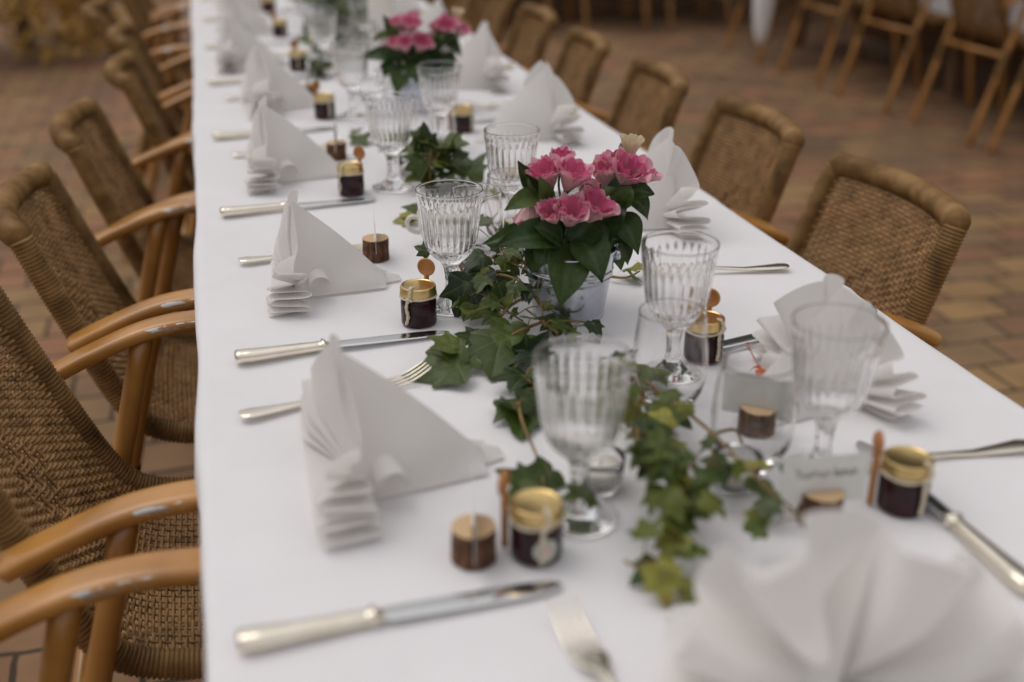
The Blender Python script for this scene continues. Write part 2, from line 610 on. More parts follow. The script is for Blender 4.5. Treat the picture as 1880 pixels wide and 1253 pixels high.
def tree(x, y, h, cr, label, seed):
    root = empty('tree', (x, y, 0))
    rr = random.Random(seed)
    tk = MB()
    top = Vector((rr.uniform(-.3, .3), rr.uniform(-.3, .3), h * 0.55))
    tk.tube(smooth_path([(0, 0, 0), (0.05, 0.03, h * 0.2), tuple(top)], 6), lambda u: 0.17 * (1 - 0.45 * u), 12)
    ends = []
    for k in range(9):
        a_ = 2 * PI * k / 9 + rr.uniform(-.3, .3)
        e = Vector((math.cos(a_) * cr * 0.7, math.sin(a_) * cr * 0.7, h * rr.uniform(0.55, 0.95)))
        st_ = top * rr.uniform(0.6, 1.0)
        tk.tube(smooth_path([tuple(st_), tuple(st_.lerp(e, 0.5) + Vector((0, 0, 0.15))), tuple(e)], 5), lambda u: 0.06 * (1 - 0.85 * u), 7)
        ends.append(e)
    tk.obj('trunk', M['bark'], root)
    lv = MB()
    for i in range(3600):
        e = ends[rr.randrange(9)] if rr.random() < 0.75 else Vector((0, 0, h * 0.8))
        p = e + Vector((rr.gauss(0, cr * 0.3), rr.gauss(0, cr * 0.3), rr.gauss(0, h * 0.1)))
        leaf_quad(lv, p, Vector((rr.gauss(0, 1), rr.gauss(0, 1), rr.gauss(-0.3, 0.7))), rr.uniform(0.16, 0.28), min(1, max(0, rr.gauss(0.4, 0.25))), rr)
    lv.obj('crown', M['bouquet_leaf'], root, smooth=False)
    return tag(root, label, 'tree', 'trees beyond the neighbouring table')


tree(7.4, 3.4, 5.6, 1.9, 'leafy tree beyond the near end of the neighbouring table', 41)
tree(7.9, 6.6, 8.6, 2.4, 'leafy tree beyond the middle of the neighbouring table', 42)
tree(7.6, 10.6, 9.0, 2.5, 'leafy tree beyond the far end of the neighbouring table', 43)
tree(5.0, 11.2, 8.4, 2.3, 'leafy tree behind the plastered courtyard wall', 44)

# wide awning whose shade lies over the neighbouring table
M['canvas'] = noisy('brown_canvas', [(0.3, (0.07, 0.05, 0.035)), (0.7, (0.10, 0.075, 0.05))], 6, 0.9, bmp=0.2)
aw = empty('awning', (5.35, 5.9, 0))


def sagging(u, v_):
    return (-2.5 + 4.7 * u, -4.9 + 9.4 * v_, 2.55 + 0.35 * math.sin(PI * u) + 0.05 * math.sin(6 * PI * v_))


ca_ = MB()
ca_.grid(sagging, 15, 40)
ca_.grid(lambda u, v_: (sagging(u, v_)[0], sagging(u, v_)[1], sagging(u, v_)[2] - 0.012), 15, 40)
ca_.obj('canvas', M['canvas'], aw)
for px_, py_ in ((-2.4, -4.7), (2.1, -4.7), (2.1, 4.4), (-2.4, 4.4)):
    po = MB()
    po.tube([(px_, py_, 0), (px_, py_, 1.3), (px_, py_, 2.57)], 0.03, 10)
    po.obj('post', M['tablewood'], aw)
tag(aw, 'wide brown awning shading the neighbouring table', 'awning')

# ------------------------------------------------------------------ tables and cloths
TX0, TX1, TY0, TY1 = -0.053, 0.767, 0.15, 6.2


def trestle_table(x0, x1, y0, y1, label):
    root = empty('dining_table', ((x0 + x1) / 2, (y0 + y1) / 2, 0))
    hx, hy = (x1 - x0) / 2 - 0.012, (y1 - y0) / 2 - 0.012
    a = MB()
    a.box((-hx, -hy, TZ - 0.034), (hx, hy, TZ - 0.006))
    a.obj('tabletop', M['tablewood'], root, smooth=False)
    n = max(2, round(2 * max(hx, hy) / 1.6) + 1)
    for k in range(n):
        q = -1 + 2 * k / (n - 1)
        for sgn in (-1, 1):
            l = MB()
            if hy > hx:
                x, y = sgn * (hx - 0.12), q * (hy - 0.2)
            else:
                x, y = q * (hx - 0.2), sgn * (hy - 0.12)
            l.box((x - 0.025, y - 0.025, 0), (x + 0.025, y + 0.025, TZ - 0.034))
            l.obj('leg', M['tablewood'], root, smooth=False)
    pn = MB()                                             # unseen board, added to stop light crossing under the table
    if hy > hx:
        pn.box((-0.012, -hy + 0.15, 0.06), (0.012, hy - 0.15, TZ - 0.034))
    else:
        pn.box((-hx + 0.15, -0.012, 0.06), (hx - 0.15, 0.012, TZ - 0.034))
    pn.obj('light_baffle', M['tablewood'], root, smooth=False)
    return tag(root, label, 'table')


def cloth_sheet(x0, x1, y0, y1, drop, label, seed=0.0, step=0.022):
    mb = MB()
    wx, wy = x1 - x0, y1 - y0
    rc = 0.010

    def wave(t_, k):
        return noise.noise(Vector((t_ * 2.2, k * 7.1 + seed, 0.3))) * 0.6 + noise.noise(Vector((t_ * 5.5, k * 3.3 + seed, 1.3))) * 0.4

    nx, ny = int(wx / step) + 1, int(wy / step) + 1
    us = [-1.0, -0.6, -0.3] + [0.0, 0.35, 0.7] + [None] * nx
    # cross positions: (offset beyond the edge as arc length, negative inside)
    def axis(L, n_):
        o = [-drop, -drop * 0.75, -drop * 0.5, -drop * 0.25, -0.004, 0.0, 0.004, 0.009]
        inner = [0.016 + (L - 0.032) * k / n_ for k in range(n_ + 1)]
        return o + inner + [L - q for q in reversed(o)]
    ax, ay = axis(wx, nx), axis(wy, ny)

    def prof(s_, L):
        """arc coordinate to (offset from edge, height below top)"""
        side = 0
        d = s_
        if s_ > L / 2:
            d, side = L - s_, 1
        if d >= 0.009:
            return s_, 0.0
        if d >= -0.004:
            a_ = (0.009 - d) / 0.013 * (PI / 2)
            xx = 0.009 - 0.009 * math.sin(a_)
            zz = -0.009 * (1 - math.cos(a_))
        else:
            xx, zz = 0.0, -0.009 + (d + 0.004)
        return (xx if side == 0 else L - xx), zz

    vs = []
    for sy in ay:
        for sx in ax:
            X, zx = prof(sx, wx)
            Y, zy = prof(sy, wy)
            x, y, z = x0 + X, y0 + Y, 0.0
            dz = zx + zy
            if zx < -0.004:
                k = 0 if sx < wx / 2 else 1
                x += (-1 if k == 0 else 1) * wave(y, k) * (0.006 + 0.35 * min(0.05, -zx))
            if zy < -0.004:
                k = 2 if sy < wy / 2 else 3
                y += (-1 if k == 2 else 1) * wave(x, k) * (0.003 + 0.35 * min(0.05, -zy))
            if dz > -0.002:
                z += 0.0017 * noise.noise(Vector((x * 6, y * 4, seed))) + 0.0011 * noise.noise(Vector((x * 17, y * 13, seed + 4)))
                for cpos, amp in ((0.43, 0.0016),):
                    z += amp * math.exp(-(((x - x0) - cpos) / 0.006) ** 2)
                ph = (y - y0 + 0.02 * noise.noise(Vector((x * 3, y, 3)))) % 0.41
                z += 0.0024 * math.exp(-((ph - 0.2) / 0.008) ** 2) + 0.0012 * math.exp(-((ph - 0.225) / 0.02) ** 2)
            vs.append((x, y, TZ + z + dz - 0.0012))
    n_ = len(ax)
    fs = [(j * n_ + i, j * n_ + i + 1, (j + 1) * n_ + i + 1, (j + 1) * n_ + i) for j in range(len(ay) - 1) for i in range(n_ - 1)]
    mb.add(vs, fs)
    o = mb.obj('tablecloth', M['cloth'])
    return tag(o, label, 'tablecloth')


trestle_table(TX0, TX1, TY0, TY1, 'long wooden table hidden under the flower decked white cloth')
cloth_sheet(TX0, TX1, TY0, TY1, 0.055, 'white tablecloth spread under the place settings and ivy')

# ------------------------------------------------------------------ rattan armchair
PROF = smooth_path([(-0.285, 0, 0.765), (-0.262, 0, 0.70), (-0.236, 0, 0.63), (-0.211, 0, 0.565), (-0.186, 0, 0.507), (-0.155, 0, 0.464), (-0.11, 0, 0.444), (-0.04, 0, 0.438), (0.05, 0, 0.444), (0.14, 0, 0.457), (0.20, 0, 0.468), (0.235, 0, 0.472)], 8)
_len = [0.0]
for i in range(1, len(PROF)):
    _len.append(_len[-1] + (PROF[i] - PROF[i - 1]).length)
PLEN = _len[-1]


def prof_at(s_):
    s_ = min(max(s_, 0), PLEN - 1e-6)
    for i in range(1, len(PROF)):
        if _len[i] >= s_:
            k = (s_ - _len[i - 1]) / (_len[i] - _len[i - 1])
            p = PROF[i - 1].lerp(PROF[i], k)
            tt = (PROF[i] - PROF[i - 1]).normalized()
            return p, Vector((-tt.z, 0, tt.x)) * -1.0
    return PROF[-1], Vector((0, 0, 1))


def half_w(s_):
    u = s_ / PLEN
    return 0.158 + 0.034 * u


def shell(s_, u, nrm=0.0):
    p, nn = prof_at(s_)
    hw = half_w(s_)
    bow = 0.036 * max(0, 1 - s_ / 0.42)
    sag = 0.012 * max(0, min(1, (s_ - 0.33) / 0.15))
    q = 1 - u * u
    return Vector((p.x - bow * q, u * hw, p.z - sag * q)) + nn * nrm


def ridged(path_pts, rad, pitch=0.0056, amp=0.0017, sides=10):
    """a tube wrapped in cane: resample finely and let the radius ripple"""
    P = [Vector(p) for p in path_pts]
    L = [0.0]
    for i in range(1, len(P)):
        L.append(L[-1] + (P[i] - P[i - 1]).length)
    n = int(L[-1] / pitch) * 3
    out, rad_l = [], []
    j = 1
    for k in range(n + 1):
        s_ = L[-1] * k / n
        while j < len(P) - 1 and L[j] < s_:
            j += 1
        f_ = (s_ - L[j - 1]) / max(1e-9, L[j] - L[j - 1])
        out.append(P[j - 1].lerp(P[j], min(1, f_)))
        rad_l.append(rad + (amp if k % 3 == 1 else (amp * 0.7 if k % 3 == 2 else -amp)) + 0.0003 * noise.noise(Vector((s_ * 40, rad * 100, 0))))
    return out, rad_l


def make_chair():
    root = empty('rattan_armchair')
    # woven shell
    wv_ = MB()
    p_warp = 0.0118
    j = 0
    s_ = 0.012
    while s_ < PLEN - 0.006:
        hw = half_w(s_)
        nseg = int(2 * hw / p_warp) * 3
        path = []
        for k in range(nseg + 1):
            u = -1 + 2 * k / nseg
            y = u * hw
            du, dv = abs(y) / 0.062, abs(s_ - 0.185) / 0.07
            if du + dv < 1.0:
                nn = 0.0048 * math.cos(PI * (y / (p_warp * 2)) + PI * (j // 3))
            else:
                nn = 0.0036 * math.cos(PI * (y / p_warp) + PI * j)
            if abs(u) > 0.9:
                nn *= (1 - abs(u)) / 0.1
            path.append(shell(s_ + 0.0009 * noise.noise(Vector((u * 9, s_ * 60, 2.0))), u, nn * (1 + 0.5 * noise.noise(Vector((u * 14, s_ * 50, 7.0))))))
        wv_.tube(path, 0.0024, 5, caps=False)
        s_ += 0.0070
        j += 1
    nw = int(0.33 / p_warp)
    for i in range(2, nw - 1):
        u = -1 + 2 * i / nw
        wv_.tube([shell(PLEN * k / 80, u, 0) for k in range(81)], 0.0018, 4, caps=False)
    wv_.obj('woven_shell', M['rattan'], root)
    # wrapped side frames and front rail as one bent tube
    fr = MB()
    for sg in (-1, 1):
        pts = []
        for k in range(0, 61):
            q = shell(PLEN * k / 60, sg)
            pts.append(Vector((q.x, q.y + sg * 0.010, q.z - 0.002)))
        pp, rl = ridged(pts, 0.0165)
        fr.tube(pp, rl, 10)
    e = shell(PLEN, 1)
    pp, rl = ridged(smooth_path([(e.x - 0.012, -e.y - 0.010, e.z - 0.003), (e.x + 0.006, -e.y * 0.9, e.z - 0.001), (e.x + 0.010, 0, e.z - 0.012), (e.x + 0.006, e.y * 0.9, e.z - 0.001), (e.x - 0.012, e.y + 0.010, e.z - 0.003)], 8), 0.0165)
    fr.tube(pp, rl, 10)
    fr.obj('wrapped_frame', M['wrap'], root)
    # thick bowed top rail with spiral ends
    rl_o = MB()
    tp = []
    for k in range(25):
        u = -1 + 2 * k / 24
        q = shell(0.0, u)
        tp.append(Vector((q.x - 0.004, u * 0.164, q.z + 0.003)))
    pp, rl = ridged(tp, 0.0190, 0.0056, 0.0016, 12)
    rl_o.tube(pp, rl, 12)
    rail = rl_o.obj('top_rail', M['wrap'], root)
    for sg in (-1, 1):
        c_ = MB()
        d_ = (tp[0] - tp[1]).normalized() if sg < 0 else (tp[-1] - tp[-2]).normalized()
        p0 = tp[0] if sg < 0 else tp[-1]
        ns = 14
        pth = [p0 + d_ * (0.015 * (k / ns) ** 1.0 - 0.002) for k in range(ns + 1)]
        rr_ = [0.0190 * math.sqrt(max(0.02, 1 - (k / ns) ** 2.2)) * (1.03 if k % 2 else 0.97) for k in range(ns + 1)]
        c_.tube(pth, rr_, 12)
        c_.obj('end_cap', M['wrap'], rail)
    # flat arched armrests: painted, worn bright at the upper outer edges
    for sg in (-1, 1):
        a_ = MB()
        pth = smooth_path([(-0.238, sg * 0.222, 0.618), (-0.19, sg * 0.224, 0.640), (-0.11, sg * 0.226, 0.668), (-0.03, sg * 0.227, 0.674), (0.05, sg * 0.226, 0.662), (0.11, sg * 0.224, 0.632), (0.155, sg * 0.222, 0.588)], 8)
        sec = []
        for k in range(20):
            an = 2 * PI * k / 20
            cx_, sx_ = math.cos(an), math.sin(an)
            sec.append((0.0215 * math.copysign(abs(cx_) ** 0.55, cx_), 0.0105 * math.copysign(abs(sx_) ** 0.7, sx_)))
        vs, cs = [], []
        m_ = len(pth)
        for i in range(m_):
            tt = (pth[min(i + 1, m_ - 1)] - pth[max(i - 1, 0)]).normalized()
            up_ = Vector((-tt.z, 0, tt.x))
            sc_ = 0.82 if i in (0, m_ - 1) else 1.0
            for (sy_, sz_) in sec:
                vs.append(pth[i] + Vector((0, sy_ * sc_, 0)) + up_ * (sz_ * sc_))
                wear = 1.0 if (abs(sy_) > 0.017 and sz_ > -0.004) else 0.35
                mid = math.exp(-((i / m_ - 0.55) / 0.3) ** 2)
                cs.append((wear * (0.75 + 0.32 * mid), 0.1, 0.1))
        ns = len(sec)
        fs = [(i * ns + k, i * ns + (k + 1) % ns, (i + 1) * ns + (k + 1) % ns, (i + 1) * ns + k) for i in range(m_ - 1) for k in range(ns)]
        fs += [tuple(reversed(range(ns))), tuple(range((m_ - 1) * ns, m_ * ns))]
        a_.add(vs, fs, cs)
        a_.obj('armrest', M['bamboo'], root, angle=R(50))
        # splayed legs with a cane binding
        for (xt, zt, xb) in ((-0.118, 0.660, -0.305), (0.085, 0.640, 0.20)):
            l_ = MB()
            T_, B_ = Vector((xt, sg * 0.226, zt)), Vector((xb, sg * 0.232, 0.0))
            pts = [T_.lerp(B_, k / 12) for k in range(13)]
            l_.tube(pts, [0.0142 + (0.0012 if k in (4, 9) else 0) for k in range(13)], 12)
            lg = l_.obj('leg', M['bamboo'], root)
            bnd = MB()
            pp, rl = ridged([T_.lerp(B_, 0.36), T_.lerp(B_, 0.54)], 0.0165)
            bnd.tube(pp, rl, 10)
            bnd.obj('cane_binding', M['wrap'], lg)
    for (x, z) in ((-0.205, 0.40), (0.13, 0.405)):
        st = MB()
        st.tube([(x, -0.225, z), (x, 0, z - 0.004), (x, 0.225, z)], 0.011, 10)
        st.obj('stretcher', M['bamboo'], root)
    return root


chair0 = make_chair()
_used = [False]


def place_chair(x, y, rz, label, group):
    c = chair0 if not _used[0] else copy_tree(chair0)
    _used[0] = True
    c.location = (x, y, 0)
    c.rotation_euler.z = rz
    tag(c, label, 'chair', group)
    return c


ORD = ['first', 'second', 'third', 'fourth', 'fifth', 'sixth', 'seventh', 'eighth', 'ninth', 'tenth']
gl = 'armchairs along the hedge side of the long table'
lefts = [(0.64, -0.055, 0.0), (1.213, -0.012, 0.0), (1.752, 0.0, 0.01), (2.255, 0.032, -0.015), (2.83, 0.092, 0.03), (3.37, 0.065, 0.0), (3.91, -0.045, 0.02), (4.44, 0.01, 0.0), (4.98, 0.0, -0.02)]
lab_l = ['rattan armchair nearest the camera, mostly its pale brown armrest and leg in view',
         'rattan armchair with woven seat seen from above beside the frontmost fork',
         'rattan armchair on the hedge side with its whole woven back in view',
         'rattan armchair directly behind the one whose whole back is in view on the hedge side']
for i, (y, dx, rz) in enumerate(lefts):
    lb = lab_l[i] if i < 4 else 'rattan armchair on the hedge side, %s from the front of its row' % ORD[i]
    place_chair(dx, y, rz, lb, gl)
gr_ = 'armchairs along the open side of the long table'
rights = [(1.462, 0.0, 0.0), (1.955, 0.005, -0.03), (2.445, -0.01, -0.09), (2.94, -0.02, -0.10), (3.45, -0.01, -0.05), (3.97, 0.0, 0.0), (4.47, 0.01, 0.0)]
lab_r = ['rattan armchair with sharp dark woven back rising behind the frontmost goblet and napkin',
         'rattan armchair behind the pink bouquet and the white flower bud, second on the open side',
         'rattan armchair third from the front on the open side, level with the front bouquet top',
         'rattan armchair fourth from the front on the open side, blurred tan back']
for i, (y, dx, rz) in enumerate(rights):
    lb = lab_r[i] if i < 4 else 'rattan armchair on the open side, %s from the front of its row' % ORD[i]
    place_chair(0.717 + dx, y, PI + rz, lb, gr_)
# neighbouring table with its chairs seen from behind
n_lab = ['blurred armchair cut off by the picture edge at the neighbouring dark table',
         'blurred armchair with two slanted bamboo legs in full view at the neighbouring table',
         'blurred armchair in the middle of the neighbouring table row, seen from behind',
         'blurred armchair at the neighbouring table next to the hanging white cloth',
         'blurred armchair with a white cloth hanging from its arm at the neighbouring table']
for i, y in enumerate((3.88, 4.48, 5.19, 5.86, 6.62)):
    place_chair(3.60, y, rnd.uniform(-0.04, 0.04), n_lab[i], 'chairs at the neighbouring table')
for i, y in enumerate((4.2, 4.9, 5.6, 6.3)):
    place_chair(5.0, y, PI + rnd.uniform(-0.05, 0.05), 'armchair on the far side of the neighbouring table, %s from its near end' % ORD[i], 'chairs across the neighbouring table')
trestle_table(3.72, 4.86, 3.3, 7.1, 'neighbouring table standing in dark shade behind a row of armchairs')
cloth_sheet(3.72, 4.86, 3.3, 7.1, 0.32, 'white tablecloth on the neighbouring table, showing between its chairs', 3.3, 0.06)
# third table at the back, chairs along it
for i, x in enumerate((1.45, 2.15, 2.90, 3.55)):
    place_chair(x, 8.15, PI / 2 + rnd.uniform(-0.05, 0.05), 'far blurred armchair before the plaster wall, %s from the hedge end' % ORD[i], 'chairs at the farthest table')
trestle_table(0.9, 4.1, 8.28, 9.05, 'farthest table before the plastered wall')
cloth_sheet(0.9, 4.1, 8.28, 9.05, 0.16, 'white cloth on the farthest table before the wall', 8.3, 0.06)

hc = MB()


def hang(u, v_):
    a_ = 2 * PI * u
    z = -0.54 * v_
    rad_ = 0.035 + 0.055 * math.sin(PI * min(1, v_ * 1.02) ** 0.8) ** 0.7
    if v_ > 0.92:
        rad_ *= max(0.02, (1 - v_) / 0.08) ** 0.5
    rad_ *= 1 + 0.12 * math.sin(5 * a_ + 3 * v_)
    return (rad_ * 0.55 * math.cos(a_), rad_ * math.sin(a_), z)


hc.grid(hang, 30, 18, True)
hco = hc.obj('hanging_cloth', M['cloth'], loc=(3.27, 6.33, 0.66))
tag(hco, 'bunched white cloth hanging from an armrest at the neighbouring table', 'cloth')

# ------------------------------------------------------------------ napkins
def napkin_mesh(seed, even=False):
    rr = random.Random(seed)
    mb = MB()
    w_ = 0.044 if even else 0.042
    if even:
        angs = [3, 8, 15, 26, 42, 61, 82, 104, 126, 146, 160, 169, 176]
    else:
        angs = [2.5, 7, 11.5, 16.5, 22, 28, 35, 78, 91, 108, 142, 150, 156, 162, 168, 174]
    angs = [a_ + rr.uniform(-1.2, 1.2) for a_ in angs] if even else [a_ + rr.uniform(-1.6, 1.6) for a_ in angs]
    # serpentine through (x, angle)
    ctrl = []
    for k, a_ in enumerate(angs):
        tp_ = math.sin(R(a_)) ** 1.6
        lo, hi = (-w_ - rr.uniform(0, 0.006)) * (1 - (0.15 if even else 0.80) * tp_), rr.uniform(-0.006, 0.004)
        nx_ = angs[min(k + 1, len(angs) - 1)]
        sag = (nx_ - a_) * 0.22
        xs = (lo, hi) if k % 2 == 0 else (hi, lo)
        ctrl += [Vector((xs[0], a_, 0)), Vector((xs[0] * 0.5 + xs[1] * 0.5, a_ + sag * 0.4, 0)), Vector((xs[1], a_ + sag, 0))]
    path = smooth_path(ctrl, 4)
    nr = 12
    n_ = len(path)
    vs = []
    rw = [rr.uniform(0.94, 1.04) for _ in range(n_)]
    for i, q in enumerate(path):
        a_ = R(q.y)
        top = math.sin(a_) ** 2
        Rr = ((0.112 + 0.012 * top) if even else (0.103 + 0.017 * math.sin(a_) ** 6)) * (1 + 0.03 * math.sin(i * 0.35 + seed))
        for k in range(nr):
            v_ = k / (nr - 1)
            r_ = 0.002 + (Rr - 0.002) * v_
            spread = 0.12 + 0.88 * min(1, v_ * 1.6)
            x = q.x * spread - 0.012 * (1 - v_) + 0.004 * math.sin(3 * v_ + seed)
            lean = -0.010 * v_ * top
            vs.append((x + lean, -math.cos(a_) * r_, max(0.0012, math.sin(a_) * r_ + 0.004)))
    fs = [(i * nr + k, (i + 1) * nr + k, (i + 1) * nr + k + 1, i * nr + k + 1) for i in range(n_ - 1) for k in range(nr - 1)]
    mb.add(vs, fs)
    tailrot = Matrix.Rotation(R(58) if even else 0.0, 3, 'Z')
    # standing tail: a folded sail from the fan's top down to a tip on the table
    A, B = Vector((-0.017, 0.002, 0.118)), Vector((0.098, 0.0, 0.011))
    for sg, c1, c2 in ((-1, Vector((-0.016, -0.044, 0.002)), Vector((0.098, -0.024, 0.002))), (1, Vector((-0.016, 0.046, 0.002)), Vector((0.110, 0.034, 0.002)))):
        def sail(u, v_, sg=sg, c1=c1, c2=c2):
            rid = A.lerp(B, u) + Vector((0, 0, 0.006 * math.sin(PI * u)))
            bot = c1.lerp(c2, u)
            p = rid.lerp(bot, v_)
            p = p + Vector((0, sg * (0.006 * math.sin(PI * v_) * (1 - u * 0.5) + 0.0025 * math.sin(9 * u + 4 * v_ + seed) * math.sin(PI * v_)), 0))
            p.z = max(p.z, 0.0015)
            return tailrot @ p
        mb.grid(sail, 16, 12)
    # tip turned over on the cloth
    mb.grid(lambda u, v_: tailrot @ Vector((0.086 + 0.032 * v_, (-0.012 + 0.044 * u) * (1 - 0.55 * v_) + 0.006 * v_, 0.002 + 0.012 * math.sin(PI * u) * (1 - v_) ** 0.7)), 9, 6)
    # flat under panel on the guest side
    mb.grid(lambda u, v_: Vector((-0.050 + 0.040 * u, -0.098 + 0.185 * v_ + 0.006 * u, 0.0014 + 0.003 * u)), 5, 8)
    # rolled lip where the fan is tucked in
    roll = []
    for k in range(15):
        th = -0.6 + 4.2 * k / 14
        roll.append((0.016 + 0.013 * math.cos(th), 0.020 + 0.013 * math.sin(th)))
    mb.grid(lambda u, v_: Vector((roll[int(u * 14 + 0.5)][0] - 0.01 * v_, -0.055 + 0.055 * v_, roll[int(u * 14 + 0.5)][1] + 0.006 * v_)), 15, 6)
    me = mb.mesh('napkin', M['napkin'])
    return me


nap_meshes = [napkin_mesh(q) for q in (1, 4, 9, 12, 17, 20, 26, 31, 33, 38, 45, 47, 52, 58)]
fan_mesh = napkin_mesh(3, True)
_nk = [0]


def napkin(x, y, rz, label, sc=1.0, mesh=None, group='folded linen napkins at the place settings'):
    me = mesh or nap_meshes[_nk[0] % len(nap_meshes)]
    _nk[0] += 1
    o = bpy.data.objects.new('napkin', me)
    C.objects.link(o)
    su = o.modifiers.new('soften', 'SUBSURF')
    su.levels = su.render_levels = 1
    o.location = (x, y, TZ + 0.0006)
    o.rotation_euler.z = rz
    o.scale = (sc, sc, sc)
    return tag(o, label, 'napkin', group)


HS, OS = 'on the hedge side', 'on the open side'
napkin(0.096, 0.868, -0.02, 'large blurred white napkin folded to a fan, frontmost on the hedge side', 1.08)
napkin(0.090, 1.355, -0.10, 'sharp white napkin with rippled pleats, beside the small log holder')
napkin(0.090, 1.890, -0.05, 'white napkin fan just behind the jam jar and knife, third on the hedge side', 1.08)
napkin(0.105, 2.440, 0.06, 'pale napkin fan fourth from the front on the hedge side', 1.1)
napkin(0.060, 2.960, 0.0, 'blurred napkin fan fifth from the front on the hedge side', 1.1)
for i, y in enumerate((3.50, 4.02, 4.55)):
    napkin(0.08 + 0.01 * i, y, 0.05 * (i - 1), 'far blurred napkin fan, %s from the front on the hedge side' % ORD[5 + i], 1.1)
napkin(0.372, 0.528, R(70), 'wide open fan napkin filling the near corner, spread toward the camera', 1.06, fan_mesh)
napkin(0.572, 0.915, PI + 0.30, 'ghostly white napkin seen through the big blurred goblet', 0.98)
napkin(0.622, 1.50, PI - 0.08, 'tall white napkin standing just behind the pink bouquet', 1.1)
napkin(0.600, 2.06, PI + 0.10, 'white napkin sail standing behind the fluted goblet and jar past the bouquet', 1.12)
napkin(0.600, 2.57, PI - 0.05, 'blurred white napkin beside the rear pink bouquet', 1.15)
for i, y in enumerate((3.10, 3.62, 4.14)):
    napkin(0.60, y, PI + 0.05 * (i - 1), 'far blurred napkin fan, %s from the front on the open side' % ORD[5 + i], 1.1)

# ------------------------------------------------------------------ cutlery
def stations(mb, st, n=14, square=0.75):
    """sections (x, half width, half thickness, z) swept along x"""
    vs = []
    for (x, hw, ht, z) in st:
        for k in range(n):
            a_ = 2 * PI * k / n
            c_, s_ = math.cos(a_), math.sin(a_)
            vs.append((x, hw * math.copysign(abs(c_) ** square, c_), z + ht * math.copysign(abs(s_) ** square, s_)))
    m_ = len(st)
    fs = [(i * n + (k + 1) % n, i * n + k, (i + 1) * n + k, (i + 1) * n + (k + 1) % n) for i in range(m_ - 1) for k in range(n)]
    fs += [tuple(range(n)), tuple(reversed(range((m_ - 1) * n, m_ * n)))]
    mb.add(vs, fs)


def make_knife():
    root = empty('table_knife')
    h = MB()
    stations(h, [(0.0, 0.006, 0.004, 0.0075), (0.0015, 0.0088, 0.0062, 0.0075), (0.005, 0.0102, 0.0072, 0.0075), (0.009, 0.0096, 0.0068, 0.0073), (0.0105, 0.0102, 0.0070, 0.0073),
                 (0.02, 0.0100, 0.0068, 0.007), (0.04, 0.0088, 0.0062, 0.0068), (0.07, 0.0074, 0.0056, 0.0066), (0.092, 0.0066, 0.0052, 0.0066), (0.0955, 0.0066, 0.0052, 0.0066),
                 (0.097, 0.0090, 0.0068, 0.007), (0.0995, 0.0090, 0.0068, 0.007), (0.101, 0.0064, 0.0048, 0.0066), (0.106, 0.0060, 0.0028, 0.0064)], 16, 0.8)
    h.obj('handle', M['silver'], root, angle=R(60))
    bl = MB()
    stations(bl, [(0.104, 0.0062, 0.0014, 0.0064), (0.112, 0.0085, 0.0011, 0.006), (0.16, 0.0092, 0.0010, 0.0045), (0.21, 0.0092, 0.0009, 0.003), (0.230, 0.0082, 0.0008, 0.0024), (0.240, 0.0058, 0.0007, 0.0021), (0.2455, 0.0022, 0.0005, 0.002)], 12, 0.6)
    bl.obj('blade', M['steel'], root, angle=R(40))
    return root


def make_fork():
    root = empty('table_fork')
    f_ = MB()
    stations(f_, [(0.0, 0.004, 0.0012, 0.0065), (0.003, 0.0085, 0.0017, 0.0064), (0.012, 0.0105, 0.002, 0.006), (0.03, 0.0088, 0.002, 0.0048), (0.06, 0.0055, 0.002, 0.0036), (0.10, 0.0034, 0.0021, 0.0062),
                  (0.125, 0.0031, 0.0022, 0.0088), (0.135, 0.0055, 0.0016, 0.0078), (0.142, 0.0105, 0.0012, 0.0056), (0.150, 0.0125, 0.0011, 0.0038), (0.158, 0.0125, 0.0011, 0.003)], 14, 0.85)
    f_.obj('handle', M['silver'], root, angle=R(60))
    for k in range(4):
        tn = MB()
        y = -0.0104 + 0.00693 * k
        tn.tube(smooth_path([(0.156, y, 0.0030), (0.170, y, 0.0032), (0.185, y * 0.98, 0.0062), (0.198, y * 0.95, 0.0115), (0.206, y * 0.92, 0.0160)], 5), lambda u: 0.0020 * (1 - 0.55 * u), 8, flat=0.6)
        tn.obj('tine', M['silver'], root)
    return root


knife0, fork0 = make_knife(), make_fork()
_kf = {'k': False, 'f': False}


def lay(kind, a_, b_, label):
    key = kind[0]
    src, cat, grp = (knife0, 'knife', 'silver knives at the place settings') if key == 'k' else (fork0, 'fork', 'silver forks at the place settings')
    o = src if not _kf[key] else copy_tree(src)
    _kf[key] = True
    a_, b_ = Vector(a_), Vector(b_)
    o.location = (a_.x, a_.y, TZ + 0.0005)
    o.rotation_euler.z = math.atan2(b_.y - a_.y, b_.x - a_.x)
    return tag(o, label, cat, grp)


lay('knife', at(436, 1195), at(1030, 1078), 'big blurred silver knife lying frontmost on the cloth')
lay('knife', at(432, 668), at(825, 613), 'sharp silver knife with its tip under the sharp jam jar')
lay('knife', at(405, 399), at(680, 369), 'silver knife third from the front on the hedge side')
lay('fork', at(440, 774), at(800, 690), 'silver fork whose tines reach under a large ivy leaf')
lay('fork', at(438, 487), at(668, 457), 'silver fork pointing at the sharp log holder, behind the sharp napkin')
for i, y in enumerate((2.185, 2.73, 3.25, 3.79, 4.33)):
    lay('knife', (-0.016, y, 0), (0.23, y + 0.03, 0), 'blurred silver knife, %s from the front on the hedge side' % ORD[3 + i])
for i, y in enumerate((2.04, 2.54, 3.06, 3.6, 4.12)):
    lay('fork', (0.015, y, 0), (0.20, y + 0.03, 0), 'blurred silver fork, %s from the front on the hedge side' % ORD[2 + i])
lay('knife', at(1602, 582), at(1345, 634), 'knife with dark reflecting blade beside the jar with the hanging string')
